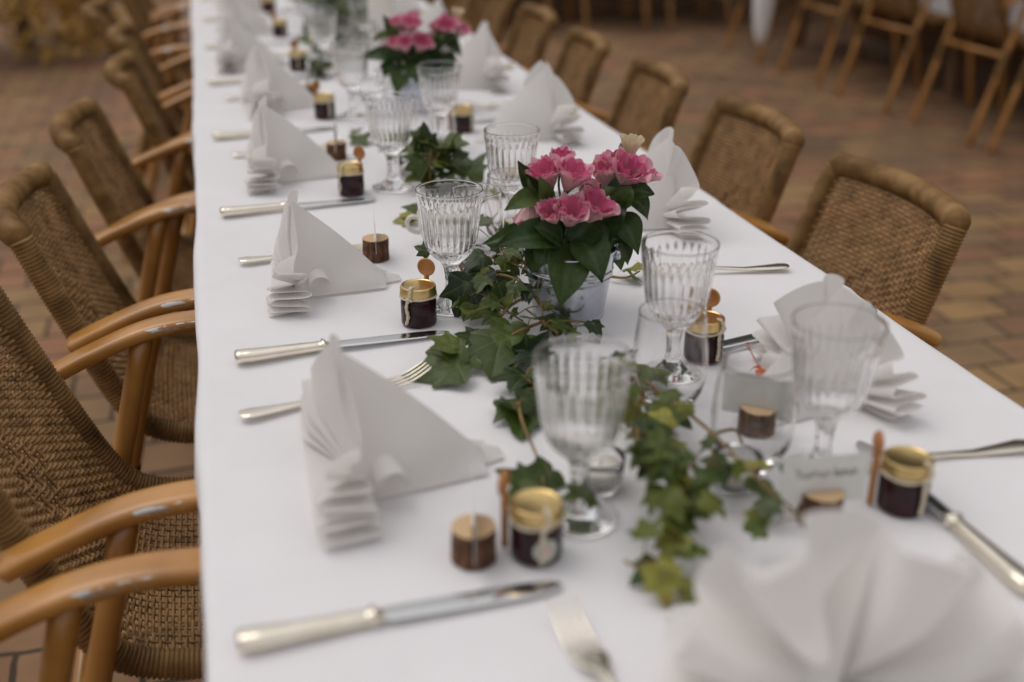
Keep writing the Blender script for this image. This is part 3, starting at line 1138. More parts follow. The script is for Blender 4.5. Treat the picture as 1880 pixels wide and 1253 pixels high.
lay('knife', at(1892, 1098), at(1740, 962), 'dark reflecting knife slanting down beside the large open fan napkin')
lay('fork', at(1030, 1132) - (at(1030, 1132) - at(1110, 1256)).normalized() * 0.206, at(1030, 1132), 'blurred fork pointing up the table beside the large open fan napkin')
lay('fork', at(1892, 826), at(1600, 862), 'fork reaching in from the cloth edge above the near jam jar')
lay('fork', at(1447, 497), at(1180, 505), 'fork with sharp handle lying behind the middle fluted goblet')
for i, y in enumerate((1.69, 2.22, 2.75, 3.28, 3.8)):
    lay('knife', (0.735, y, 0), (0.49, y - 0.03, 0), 'blurred silver knife, %s from the front on the open side' % ORD[2 + i])
for i, y in enumerate((1.80, 2.33, 2.86, 3.39)):
    lay('fork', (0.725, y, 0), (0.53, y - 0.01, 0), 'blurred silver fork, %s from the front on the open side' % ORD[2 + i])

# ------------------------------------------------------------------ glassware
NF = 26


def make_goblet():
    out = [(0.0, 0.0), (0.030, 0.0), (0.0335, 0.0008), (0.0340, 0.0022), (0.032, 0.0036), (0.026, 0.0056), (0.018, 0.0090), (0.012, 0.0135), (0.0088, 0.019), (0.0074, 0.026), (0.0070, 0.034), (0.0074, 0.042), (0.0086, 0.050),
           (0.0105, 0.056), (0.015, 0.0615), (0.0215, 0.067), (0.0275, 0.074), (0.0312, 0.082), (0.0335, 0.092), (0.0350, 0.102), (0.0362, 0.112), (0.0372, 0.122), (0.0379, 0.129), (0.0383, 0.1325), (0.0386, 0.1355), (0.0391, 0.140), (0.0396, 0.1455), (0.0400, 0.1482), (0.0403, 0.1493), (0.0402, 0.1504), (0.0397, 0.1510)]
    inn = [(0.0391, 0.1507), (0.0388, 0.1497), (0.0387, 0.146), (0.0370, 0.136), (0.0360, 0.126), (0.0349, 0.114), (0.0335, 0.102), (0.0318, 0.092), (0.0292, 0.0835), (0.0250, 0.0765), (0.018, 0.0710), (0.010, 0.0685), (0.0, 0.0678)]

    def mod(r_, z, a_, k):
        if k < len(out) and 0.058 < z < 0.1345:
            f1 = min(1, max(0, (z - 0.058) / 0.012)) * min(1, max(0, (0.1345 - z) / 0.003))
            return r_ - 0.0017 * f1 * (1 - abs(math.sin(NF * a_ / 2)) ** 0.75)
        if k < len(out) and 0.018 < z <= 0.058:
            return r_ * (1 + 0.05 * math.cos(8 * a_))
        return r_
    mb = MB()
    mb.lathe(out + inn, NF * 8, mod)
    return mb.obj('goblet', M['glass'])


def make_tumbler():
    out = [(0.0, 0.0), (0.020, 0.0), (0.0225, 0.001), (0.0240, 0.003), (0.0290, 0.012), (0.0345, 0.024), (0.0372, 0.038), (0.0378, 0.052), (0.0368, 0.068), (0.0350, 0.084), (0.0335, 0.098), (0.0333, 0.1030), (0.0335, 0.1042), (0.0333, 0.1052), (0.0329, 0.1056)]
    inn = [(0.0324, 0.1052), (0.0323, 0.1040), (0.0326, 0.098), (0.0341, 0.084), (0.0359, 0.068), (0.0369, 0.052), (0.0363, 0.038), (0.0335, 0.025), (0.026, 0.0145), (0.015, 0.0105), (0.0, 0.0095)]
    mb = MB()
    mb.lathe(out + inn, 64)
    return mb.obj('tumbler', M['glass'])


goblet0, tumbler0 = make_goblet(), make_tumbler()
_gu = {'goblet': False, 'tumbler': False}


def glass(kind, x, y, label):
    src = goblet0 if kind == 'goblet' else tumbler0
    o = src if not _gu[kind] else src.copy()
    if _gu[kind]:
        C.objects.link(o)
    _gu[kind] = True
    o.location = (x, y, TZ + 0.0004)
    o.rotation_euler.z = rnd.uniform(0, 6)
    return tag(o, label, 'glass', 'fluted stem goblets' if kind == 'goblet' else 'plain rounded glasses')


p = at(1062, 948)
glass('goblet', p.x, p.y, 'large blurred fluted goblet right behind the front jam jar')
glass('goblet', 0.2545, 1.243, 'sharp fluted goblet standing between the sharp jar and the pink bouquet')
glass('goblet', 0.268, 1.775, 'fluted goblet behind the sharp one, left of the ivy tuft')
glass('goblet', 0.272, 2.305, 'blurred fluted goblet before the rear bouquet, fourth on the hedge side')
for i, y in enumerate((2.84, 3.38, 3.92, 4.46)):
    glass('goblet', 0.27 + 0.01 * (i % 2), y, 'far blurred fluted goblet, %s from the front on the hedge side' % ORD[4 + i])
glass('goblet', 0.495, 0.768, 'large pale blurred goblet with a napkin showing through its bowl')
glass('goblet', 0.443, 0.993, 'fluted goblet between the bucket of pink flowers and the fork handle')
glass('goblet', 0.402, 1.510, 'fluted goblet whose rim shows just behind the pink bouquet')
glass('goblet', 0.402, 2.030, 'fluted goblet in front of the rear bouquet leaves')
for i, y in enumerate((2.60, 3.12, 3.65, 4.2)):
    glass('goblet', 0.40 + 0.01 * (i % 2), y, 'far blurred fluted goblet, %s from the front on the open side' % ORD[4 + i])
glass('tumbler', 0.410, 0.925, 'plain rounded glass overlapping the stem of the middle goblet')
glass('tumbler', 0.440, 0.800, 'plain blurred glass in front of the small log with the grey card')
glass('tumbler', 0.318, 1.378, 'plain glass half hidden behind the sharp fluted goblet')
glass('tumbler', 0.383, 1.440, 'plain glass just behind the leaves of the front bouquet')
glass('tumbler', 0.378, 1.960, 'plain rounded glass beside the ivy tuft, behind the bouquet')
for i, (x, y) in enumerate(((0.33, 1.92), (0.335, 2.47), (0.36, 2.72), (0.33, 3.0), (0.37, 3.25), (0.335, 3.55))):
    glass('tumbler', x, y, 'far blurred plain glass in the table middle, %s behind the ivy tuft' % ORD[i])

# ------------------------------------------------------------------ jam jars with a wooden spoon
def make_jar(seed=0, sticker=False, spoon_deg=70):
    root = empty('jam_jar')
    gb = MB()
    out = [(0.0, 0.0), (0.0185, 0.0), (0.0207, 0.0012), (0.0214, 0.004), (0.0214, 0.028), (0.0208, 0.032), (0.0192, 0.0348), (0.0188, 0.0395)]
    inn = [(0.0176, 0.0395), (0.018, 0.0346), (0.0196, 0.0318), (0.0202, 0.028), (0.0202, 0.004), (0.0190, 0.0022), (0.0, 0.002)]
    gb.lathe(out + inn, 40)
    gb.obj('glass_body', M['glass'], root)
    jm = MB()
    jm.lathe([(0.0, 0.0012), (0.0188, 0.0014), (0.0208, 0.0042), (0.0208, 0.0280), (0.0201, 0.0318), (0.0184, 0.0342), (0.0, 0.0344)], 40)
    jm.obj('jam', M['jam'], root)
    ld = MB()
    ld.lathe([(0.0, 0.0388), (0.0200, 0.0388), (0.0212, 0.0380), (0.0219, 0.0388), (0.0219, 0.0402), (0.0213, 0.0410), (0.0213, 0.0470), (0.0206, 0.0486), (0.0192, 0.0490), (0.0184, 0.0482), (0.0172, 0.0478), (0.0, 0.0476)], 48)
    ld.obj('lid', M['gold'], root, angle=R(45))
    tw = MB()
    ring = []
    for k in range(49):
        a_ = 2 * PI * k / 48
        ring.append((0.0214 * math.cos(a_), 0.0214 * math.sin(a_), 0.0362 + 0.0008 * math.sin(a_ * 2)))
    tw.tube(ring, lambda u: 0.0014 * (1 + 0.15 * math.sin(u * 260)), 7, False)

    def tail(pts):
        pp = smooth_path(pts, 10)
        for ph in (0, PI):
            q = []
            for i, c_ in enumerate(pp):
                a_ = i * 0.55 + ph
                q.append(c_ + Vector((math.cos(a_), math.sin(a_), 0)) * 0.0009)
            tw.tube(q, 0.0013, 6)
    tail([(0.0225, 0.0, 0.0366), (0.0245, -0.002, 0.028), (0.0236, -0.0005, 0.016), (0.0245, -0.003, 0.006)])
    tail([(0.0222, 0.001, 0.0372), (0.0232, 0.003, 0.045), (0.0205, 0.002, 0.0515), (0.015, 0.003, 0.0505)])
    tail([(0.0225, -0.003, 0.0366), (0.0235, 0.0, 0.0385), (0.0222, 0.004, 0.0362)])
    tw.obj('twine', M['twine'], root)
    sp = MB()
    a0 = R(spoon_deg)
    ex, ey = Vector((math.cos(a0), math.sin(a0), 0)), Vector((-math.sin(a0), math.cos(a0), 0))
    c0 = ex * 0.0265
    st = [c0 + Vector((0, 0, 0.002)), c0 + Vector((0, 0, 0.03)), c0 + Vector((0, 0, 0.046)), c0 + ex * 0.001 + Vector((0, 0, 0.053))]
    sp.tube(smooth_path(st, 4), 0.0030, 10)
    cc = c0 + ex * 0.001 + Vector((0, 0, 0.0615))
    prof = [(0.0, -0.003), (0.008, -0.0026), (0.0108, -0.0008), (0.0114, 0.0012), (0.0106, 0.0026), (0.0094, 0.0024), (0.0082, 0.0004), (0.005, -0.0010), (0.0, -0.0014)]
    n_ = 28
    vs = []
    for (r_, z) in prof:
        for i in range(n_):
            b_ = 2 * PI * i / n_
            vs.append(cc + ey * (r_ * math.cos(b_)) + Vector((0, 0, 1)) * (r_ * math.sin(b_)) - ex * z)
    fs = [(k * n_ + i, k * n_ + (i + 1) % n_, (k + 1) * n_ + (i + 1) % n_, (k + 1) * n_ + i) for k in range(len(prof) - 1) for i in range(n_)]
    sp.add(vs, fs)
    sp.obj('wooden_spoon', M['spoonwood'], root)
    if sticker:
        sk = MB()
        sk.grid(lambda u, v_: Vector((0.0216 * math.cos(R(sticker) + 0.5 * math.cos(2 * PI * u) * v_), 0.0216 * math.sin(R(sticker) + 0.5 * math.cos(2 * PI * u) * v_), 0.0155 + 0.0105 * math.sin(2 * PI * u) * v_)), 28, 4, True)
        lb = sk.obj('sticker', M['sticker'], root)
        sk = MB()
        sk.grid(lambda u, v_: Vector((0.0218 * math.cos(R(sticker) + 0.25 * math.cos(2 * PI * u) * v_), 0.0218 * math.sin(R(sticker) + 0.25 * math.cos(2 * PI * u) * v_), 0.0150 + 0.0050 * math.sin(2 * PI * u) * v_)), 24, 3, True)
        sk.obj('printed_emblem', M['petal'], lb)
    return root


def jar(x, y, rz, label, spoon=70, sticker=False):
    key = (spoon, sticker)
    if key not in jar.pro:
        o = jar.pro[key] = make_jar(0, sticker, spoon)
    else:
        o = copy_tree(jar.pro[key])
    o.location = (x, y, TZ + 0.0004)
    o.rotation_euler.z = rz
    return tag(o, label, 'jar', 'small jam jars with gold lids')


jar.pro = {}
VIEW = -PI / 2
jar(0.211, 0.715, VIEW, 'front blurred jam jar with round pale sticker on its glass', 240, 5)
jar(0.206, 1.203, VIEW - 0.72, 'sharp jam jar with twisted white string at the knife tip', 188)
jar(0.197, 1.757, VIEW - 0.9, 'jam jar third from the front on the hedge side, orange spoon disc above its lid', 188)
jar(0.215, 2.318, VIEW + 0.4, 'blurred jam jar fourth from the front on the hedge side', 188)
for i, (x, y) in enumerate(((0.207, 2.86), (0.203, 3.42), (0.205, 3.95), (0.205, 4.5))):
    jar(x, y, VIEW + 0.5 * i, 'far blurred jam jar, %s from the front on the hedge side' % ORD[4 + i], 188)
jar(0.535, 0.700, VIEW + 0.2, 'jam jar right behind the large open fan napkin, spoon rising beside its lid', 240)
jar(0.494, 1.025, VIEW + 0.35, 'jam jar with a loose string end hanging over its front, by the dark knife blade', 128)
jar(0.459, 1.640, VIEW + 0.3, 'jam jar hidden behind the front bouquet and a goblet', 240)
jar(0.468, 2.130, VIEW + 0.6, 'jam jar with a long slanted spoon before the tall napkin past the bouquet', 240)
for i, y in enumerate((2.68, 3.2, 3.72)):
    jar(0.47, y, VIEW + 0.3 * i, 'far blurred jam jar, %s from the front on the open side' % ORD[4 + i], 240)

# ------------------------------------------------------------------ log slice card holders and cards
def make_log():
    root = empty('log_card_holder')
    bk_, ct = MB(), MB()
    n_ = 40

    def rad_(a_, z):
        return 0.0180 + 0.0011 * noise.noise(Vector((math.cos(a_) * 1.6, math.sin(a_) * 1.6, z * 50))) + 0.0008 * noise.noise(Vector((math.cos(a_) * 5, math.sin(a_) * 5, z * 160)))
    zs = [0, 0.004, 0.009, 0.014, 0.018]
    vs = [(rad_(2 * PI * i / n_, z) * math.cos(2 * PI * i / n_), rad_(2 * PI * i / n_, z) * math.sin(2 * PI * i / n_), z) for z in zs for i in range(n_)]
    fs = [(k * n_ + i, k * n_ + (i + 1) % n_, (k + 1) * n_ + (i + 1) % n_, (k + 1) * n_ + i) for k in range(len(zs) - 1) for i in range(n_)]
    fs += [tuple(reversed(range(n_))), tuple(range((len(zs) - 1) * n_, len(zs) * n_))]
    bk_.add(vs, fs)
    for sg in (-1, 1):                                    # the two halves either side of the saw slot
        arc = [R(4) + (PI - R(8)) * k / 18 for k in range(19)]
        zt = [0.018, 0.022, 0.026, 0.0295]
        vs = []
        for z in zt:
            for a_ in arc:
                aa = a_ if sg > 0 else a_ + PI
                r_ = rad_(aa, z)
                vs.append((r_ * math.cos(aa), max(0.0011, abs(r_ * math.sin(aa))) * sg, z))
        m_ = len(arc)
        fs = [(k * m_ + i, k * m_ + i + 1, (k + 1) * m_ + i + 1, (k + 1) * m_ + i) for k in range(len(zt) - 1) for i in range(m_ - 1)]
        fs += [(k * m_ + m_ - 1, k * m_, (k + 1) * m_, (k + 1) * m_ + m_ - 1) for k in range(len(zt) - 1)]
        bk_.add(vs, fs)
        top = [(x, y, 0.0297) for (x, y, z) in vs[-m_:]]
        ct.add(top, [tuple(range(m_))])
    bk_.obj('bark', M['bark'], root, angle=R(50))
    ct.obj('cut_face', M['cutwood'], root, smooth=False)
    return root


def make_card(script):
    cd = MB()
    cd.box((-0.0375, -0.00022, 0.0), (0.0375, 0.00022, 0.045))
    o = cd.obj('place_card', M['card'], smooth=False)
    if script:
        ik = MB()
        for row, (xa, xb) in enumerate(((-0.026, 0.004), (0.007, 0.028))):
            pts = []
            nn_ = 40
            for k in range(nn_):
                u = k / (nn_ - 1)
                pts.append((xa + (xb - xa) * u + 0.0012 * math.sin(k * 0.9), -0.00075, 0.028 + 0.003 * math.sin(k * 1.25 + row) + (0.004 if k < 3 else 0)))
            ik.tube(smooth_path(pts, 3), 0.0003, 5)
        ik.obj('handwriting', M['ink'], o)
    return o


log0 = make_log()
_lg = [False]


def holder(x, y, rz, lab, clab, script=False):
    o = log0 if not _lg[0] else copy_tree(log0)
    _lg[0] = True
    o.location = (x, y, TZ + 0.0004)
    o.rotation_euler.z = rz
    tag(o, lab, 'card holder', 'log slice card holders')
    c = make_card(script)
    c.location = (x, y, TZ + 0.0188)
    c.rotation_euler.z = rz
    tag(c, clab, 'place card', 'place cards standing in the log slices')


holder(0.161, 0.722, R(78), 'blurred bark log slice beside the front jam jar', 'place card seen edge on in the front log slice')
holder(0.190, 1.440, R(83), 'sharp bark log slice before the fork tines, saw slot in its top', 'place card seen edge on in the sharp log slice')
holder(0.472, 0.850, R(-38), 'bark log slice seen through a plain glass by the orange blossom', 'grey slanted place card behind the plain blurred glass')
holder(0.455, 0.698, R(-6), 'log slice hidden behind the top edge of the open fan napkin', 'place card with dark handwriting facing the camera behind the open fan napkin', True)
holder(0.20, 1.985, R(80), 'log slice behind the third jam jar on the hedge side', 'place card behind the third jam jar on the hedge side')
holder(0.49, 1.44, R(-70), 'log slice hidden behind the front bouquet on the open side', 'place card hidden behind the front bouquet on the open side')
holder(0.20, 2.52, R(80), 'far log slice past the fourth jam jar on the hedge side', 'far place card past the fourth jam jar on the hedge side')

# orange dried blossom lying by the log
ob = MB()
p0 = at(1397, 692)
for k, (dx, dy, L_, wd) in enumerate(((-0.6, -0.9, 0.016, 0.006), (0.3, -1.0, 0.018, 0.006), (0.9, 0.9, 0.014, 0.006), (1.0, -0.55, 0.024, 0.004), (-0.7, 0.5, 0.014, 0.003))):
    d = Vector((dx, dy, 0)).normalized()
    sd = Vector((-d.y, d.x, 0))
    ob.grid(lambda u, v_, d=d, sd=sd, L_=L_, wd=wd: d * (L_ * v_) + sd * (wd * (u - 0.5) * 2 * math.sin(PI * min(1, 0.08 + v_ * 0.9)) ** 0.8) + Vector((0, 0, 0.006 + 0.006 * math.sin(PI * v_) - 0.004 * v_)), 5, 8)
oe = empty('dried_blossom', (p0.x, p0.y, TZ + 0.0008))
ob.obj('petals', M['orangebloom'], oe)
os_ = MB()
os_.tube(smooth_path([(0, 0, 0.005), (-0.004, 0.010, 0.016), (-0.008, 0.016, 0.026), (-0.010, 0.02, 0.032)], 5), lambda u: 0.0007 + (0.0016 if u > 0.85 else 0), 6)
os_.tube([(0, 0, 0.006), (0.002, 0.003, 0.0008)], 0.001, 6)
os_.obj('stalk', M['orangebloom'], oe)
tag(oe, 'tiny dried orange blossom on the cloth behind a log slice', 'blossom')

# ------------------------------------------------------------------ tealights, cup, candle
def make_tealight():
    root = empty('tealight')
    a_ = MB()
    a_.lathe([(0.0, 0.0), (0.017, 0.0), (0.0195, 0.0015), (0.022, 0.020), (0.0225, 0.031), (0.0219, 0.0315), (0.0212, 0.031), (0.0207, 0.020), (0.0182, 0.004), (0.0, 0.0036)], 40)
    a_.obj('glass_cup', M['glass'], root)
    b_ = MB()
    b_.lathe([(0.0, 0.0038), (0.0180, 0.0042), (0.0202, 0.020), (0.0198, 0.0212), (0.0, 0.0205)], 32)
    b_.obj('wax', M['wax'], root)
    c_ = MB()
    c_.tube([(0, 0, 0.020), (0.0006, 0, 0.024), (0.0016, 0.0004, 0.027)], 0.0006, 6)
    c_.obj('wick', M['ink'], root)
    return root


tl0 = make_tealight()
for i, (px, py, lb) in enumerate(((1100, 893, 'white tealight beside the ivy, below the large blurred goblet'), (1348, 893, 'white tealight among ivy leaves by the plain blurred glass'), (757, 325, 'white tealight behind the foot of the third goblet'))):
    o = tl0 if i == 0 else copy_tree(tl0)
    p = at(px, py)
    o.location = (p.x, p.y, TZ + 0.0004)
    tag(o, lb, 'candle', 'tealights in glass cups')

cup = empty('cup', (0.287, 1.487, TZ + 0.0004), R(175))
a_ = MB()
a_.lathe([(0.0, 0.002), (0.013, 0.002), (0.0145, 0.0), (0.0165, 0.0), (0.018, 0.003), (0.0245, 0.010), (0.0280, 0.022), (0.0290, 0.036), (0.0296, 0.044), (0.0290, 0.0450), (0.0278, 0.0440), (0.0268, 0.030), (0.0250, 0.016), (0.018, 0.008), (0.0, 0.006)], 48)
a_.obj('cup_body', M['ceramic'], cup)
a_ = MB()
a_.tube(smooth_path([(0.0275, 0, 0.037), (0.038, 0, 0.039), (0.044, 0, 0.031), (0.040, 0, 0.020), (0.0265, 0, 0.0145)], 6), 0.0034, 10)
a_.obj('handle', M['ceramic'], cup)
tag(cup, 'small cream cup with a ring handle behind the sharp goblet', 'cup')

cd_ = empty('pillar_candle', (0.452, 3.05, TZ + 0.0004))
a_ = MB()
a_.lathe([(0.0, 0.0), (0.034, 0.0), (0.036, 0.002), (0.0362, 0.16), (0.0345, 0.164), (0.031, 0.1635), (0.022, 0.161), (0.0, 0.1605)], 40)
a_.obj('wax', M['wax'], cd_)
a_ = MB()
a_.tube([(0, 0, 0.160), (0.001, 0, 0.168), (0.003, 0.001, 0.174)], 0.001, 6)
a_.obj('wick', M['ink'], cd_)
tag(cd_, 'thick white pillar candle behind the rear pink bouquet', 'candle')

# ------------------------------------------------------------------ leaves
IVY = [(0, 1.0), (12, 0.80), (24, 0.60), (34, 0.62), (46, 0.80), (58, 0.62), (72, 0.50), (88, 0.54), (102, 0.56), (120, 0.42), (145, 0.30), (168, 0.20), (180, 0.12)]


def ivy_r(deg):
    d = abs(((deg + 180) % 360) - 180)
    for i in range(len(IVY) - 1):
        if IVY[i][0] <= d <= IVY[i + 1][0]:
            k = (d - IVY[i][0]) / (IVY[i + 1][0] - IVY[i][0])
            return IVY[i][1] * (1 - k) + IVY[i + 1][1] * k
    return 0.12


_ang = sorted(set([0, 2.5, 12, 24, 34, 43, 46, 49, 58, 72, 88, 99, 102, 105, 120, 145, 168] + [-2.5, -12, -24, -34, -43, -46, -49, -58, -72, -88, -99, -102, -105, -120, -145, -168] + [180]))


def ivy_leaf(mb, p, d, up, size, gt, rr):
    """lobed leaf with raised pale veins; p is where the stalk meets the blade, d the way to its tip"""
    d = Vector(d).normalized()
    up = Vector(up)
    sd = d.cross(up)
    sd = sd.normalized() if sd.length > 1e-4 else d.orthogonal().normalized()
    nn = sd.cross(d)
    p = Vector(p)
    curl, fold, tw = rr.uniform(0.05, 0.4), rr.uniform(0.0, 0.35), rr.uniform(-0.25, 0.25)
    ph = rr.uniform(0, 6)
    lob = [rr.uniform(0.85, 1.15) for _ in range(3)]
    L = size / 1.15
    vs, cs = [p], [(1, gt, 0)]
    rings = (0.3, 0.62, 0.85, 1.0)
    for q in rings:
        for a_ in _ang:
            r_ = ivy_r(a_) * q
            if abs(a_) > 30 and abs(a_) < 70:
                r_ *= lob[0] if a_ > 0 else lob[1]
            x, y = r_ * math.cos(R(a_)), r_ * math.sin(R(a_))
            z = -curl * r_ * r_ + fold * abs(y) * 0.5 + tw * x * y + 0.05 * math.sin(5 * y + 4 * x + ph) * q
            vein = 1.0 if a_ in (0, 46, -46, 102, -102) else 0.0
            if vein:
                z -= 0.02 * q
            vs.append(p + d * (x * L) + sd * (y * L) + nn * (z * L))
            cs.append((vein * (1 - 0.5 * q) + 0.0, gt, q))
    n_ = len(_ang)
    fs = [(0, 1 + i, 1 + (i + 1) % n_) for i in range(n_)]
    for k in range(len(rings) - 1):
        for i in range(n_):
            a0, a1 = 1 + k * n_ + i, 1 + k * n_ + (i + 1) % n_
            fs.append((a0, a0 + n_, a1 + n_, a1))
    mb.add(vs, fs, cs)


def stands():
    out = []
    for o in C.objects:
        if o.parent is None and o.get('category') in ('glass', 'jar', 'card holder', 'candle', 'cup'):
            out.append((o.location.x, o.location.y, 0.036 if o['category'] == 'glass' else 0.025))
    return out


STANDS = stands()


def ivy_sprig(label, stems, leaves=(), density=0.0, size=0.034, lift=0.02, spread=0.03, bright=0.35, seed=1, name='ivy_sprig'):
    """stems: lists of (px, py, height); leaves: (px, py, height, tip px, tip py, tip height, size, tint)"""
    rr = random.Random(seed)
    first = at(*stems[0][0])
    root = empty(name, (first.x, first.y, TZ))
    o0 = Vector((first.x, first.y, TZ))
    st, lv = MB(), MB()
    for k, s_ in enumerate(stems):
        pts = [at(*q) - o0 for q in s_]
        for q in pts:
            q.z = max(q.z, 0.003)
        pp = smooth_path(pts, 6)
        st.tube(pp, lambda u: 0.0021 * (1 - 0.5 * u), 7)
        if density:
            tot = sum((pp[i + 1] - pp[i]).length for i in range(len(pp) - 1))
            n_ = int(tot * density)
            for i in range(n_):
                c_ = pp[min(len(pp) - 1, int(rr.random() * len(pp)))]
                off = Vector((rr.gauss(0, spread), rr.gauss(0, spread), 0))
                b_ = c_ + off
                b_.z = max(0.006, c_.z + rr.random() ** 1.5 * lift)
                d_ = Vector((off.x, off.y, 0)).normalized() * 0.8 + Vector((rr.uniform(-1, 1), rr.uniform(-1, 1), rr.uniform(-0.5, 0.35)))
                up_ = Vector((rr.gauss(0, 0.55), rr.gauss(-0.35, 0.5), 1))
                sz = size * rr.uniform(0.55, 1.3)
                tipw = b_ + o0 + d_.normalized() * sz * 0.6
                if any((tipw.x - q[0]) ** 2 + (tipw.y - q[1]) ** 2 < (q[2] + sz * 0.28) ** 2 for q in STANDS):
                    continue
                gt = min(1, max(0, rr.gauss(bright, 0.22)))
                if b_.z + d_.normalized().z * sz < 0.003:
                    d_.z = abs(d_.z) * 0.3
                ivy_leaf(lv, b_, d_, up_, sz, gt, rr)
                st.tube(smooth_path([c_, c_.lerp(b_, 0.5) + Vector((0, 0, 0.005)), b_], 4), 0.0007, 5)
    for (px, py, h, tx, ty, th, sz, gt) in leaves:
        b_, e_ = at(px, py, h) - o0, at(tx, ty, th) - o0
        ivy_leaf(lv, b_, e_ - b_, Vector((rr.gauss(0, 0.15), -0.35, 1)), max(sz, (e_ - b_).length * 1.05), gt, rr)
    for v_i, v_ in enumerate(lv.v):
        if v_[2] < 0.0012:
            lv.v[v_i] = (v_[0], v_[1], 0.0012 + 0.0004 * (v_i % 3))
    st.obj('stem', M['stem'], root)
    lv.obj('leaves', M['ivy'], root)
    return tag(root, label, 'ivy', 'ivy sprigs along the middle of the table')


ivy_sprig('tangled dark ivy heaped against the galvanised bucket', [[(840, 478, 0.05), (862, 520, 0.035), (905, 555, 0.025), (960, 590, 0.015)], [(870, 530, 0.02), (910, 505, 0.05), (960, 520, 0.055), (990, 560, 0.03)], [(905, 600, 0.01), (940, 560, 0.03), (985, 545, 0.045), (1000, 600, 0.02)], [(880, 470, 0.02), (930, 480, 0.05), (975, 500, 0.05)]],
          [(905, 500, 0.03, 860, 545, 0.02, 0.05, 0.25), (858, 520, 0.04, 835, 585, 0.002, 0.055, 0.05), (885, 470, 0.05, 850, 490, 0.045, 0.035, 0.1), (870, 555, 0.02, 850, 590, 0.012, 0.034, 0.5), (905, 560, 0.03, 880, 575, 0.02, 0.04, 0.6), (935, 600, 0.02, 925, 640, 0.004, 0.05, 0.45)],
          density=80, size=0.027, lift=0.028, spread=0.016, bright=0.30, seed=3)
ivy_sprig('ivy sprig with one large dark leaf lying over the fork tines', [[(1000, 590, 0.02), (950, 610, 0.02), (900, 640, 0.015), (838, 668, 0.008)], [(1025, 612, 0.012), (965, 568, 0.035)]],
          [(838, 668, 0.016, 770, 680, 0.010, 0.072, 0.42), (918, 625, 0.02, 905, 690, 0.012, 0.052, 0.32), (880, 620, 0.02, 850, 615, 0.025, 0.034, 0.1), (940, 620, 0.02, 930, 680, 0.012, 0.05, 0.5)],
          density=28, size=0.034, lift=0.02, spread=0.010, bright=0.35, seed=8)
ivy_sprig('short ivy sprig in front of the bucket foot', [[(985, 640, 0.01), (1020, 596, 0.012), (1060, 590, 0.012), (1105, 600, 0.008)]],
          [(1022, 585, 0.014, 1024, 620, 0.004, 0.034, 0.3), (1088, 594, 0.016, 1108, 622, 0.004, 0.018, 0.1)], density=0, seed=4)
ivy_sprig('dark ivy leaves left of the large blurred goblet', [[(1000, 660, 0.01), (960, 700, 0.01), (955, 760, 0.02), (990, 850, 0.01), (1000, 905, 0.012)]],
          [(965, 690, 0.012, 935, 715, 0.02, 0.045, 0.1), (962, 740, 0.012, 955, 800, 0.01, 0.055, 0.4), (975, 890, 0.02, 930, 870, 0.03, 0.04, 0.35), (1080, 905, 0.02, 1050, 905, 0.03, 0.035, 0.5), (950, 905, 0.02, 975, 915, 0.02, 0.04, 0.55)], density=40, size=0.034, lift=0.02, spread=0.010, bright=0.35, seed=6)
ivy_sprig('thick blurred ivy bunch between the two large goblets', [[(1165, 690, 0.02), (1190, 760, 0.03), (1215, 840, 0.035), (1240, 900, 0.03), (1245, 960, 0.025)], [(1180, 720, 0.02), (1170, 800, 0.04), (1190, 870, 0.04)], [(1200, 760, 0.02), (1260, 850, 0.035), (1310, 870, 0.03)]],
          [(1190, 680, 0.02, 1170, 715, 0.02, 0.026, 0.6)], density=125, size=0.026, lift=0.035, spread=0.017, bright=0.58, seed=12)
ivy_sprig('yellowish green ivy tip trailing beside the open fan napkin', [[(1245, 950, 0.02), (1230, 1010, 0.02), (1215, 1060, 0.015), (1225, 1110, 0.008)], [(1235, 1010, 0.02), (1180, 1040, 0.015), (1145, 1030, 0.012)]],
          [(1215, 1050, 0.02, 1228, 1118, 0.008, 0.034, 0.95), (1240, 990, 0.03, 1215, 1045, 0.02, 0.03, 0.8), (1200, 1040, 0.015, 1150, 1075, 0.006, 0.026, 0.35), (1245, 950, 0.03, 1255, 995, 0.02, 0.03, 0.6)], density=50, size=0.026, lift=0.025, spread=0.010, bright=0.7, seed=15)
ivy_sprig('long brown ivy runner crossing toward the near jam jar', [[(1185, 700, 0.025), (1290, 780, 0.045), (1370, 860, 0.05), (1430, 915, 0.045), (1480, 955, 0.03)], [(1300, 800, 0.03), (1350, 790, 0.02), (1365, 830, 0.01)]],
          [(1455, 875, 0.03, 1505, 850, 0.035, 0.03, 0.6), (1330, 850, 0.03, 1290, 875, 0.025, 0.03, 0.3), (1395, 900, 0.03, 1420, 870, 0.03, 0.028, 0.5), (1420, 920, 0.025, 1380, 915, 0.02, 0.026, 0.85)], density=30, size=0.025, lift=0.015, spread=0.018, bright=0.6, seed=18)
ivy_sprig('small pale ivy twig right of the galvanised bucket', [[(1120, 508, 0.006), (1150, 510, 0.008), (1175, 498, 0.012)]],
          [(1160, 505, 0.012, 1178, 508, 0.004, 0.026, 0.5), (1165, 490, 0.016, 1180, 492, 0.018, 0.024, 0.9), (1155, 495, 0.014, 1140, 490, 0.012, 0.022, 0.7)], seed=20)
ivy_sprig('pale green ivy twig beside the cream cup', [[(770, 405, 0.006), (750, 400, 0.010), (730, 402, 0.006)]],
          [(770, 385, 0.014, 742, 376, 0.02, 0.036, 0.45), (752, 398, 0.010, 725, 405, 0.006, 0.032, 0.95), (760, 400, 0.012, 748, 392, 0.014, 0.026, 0.85)], seed=21)
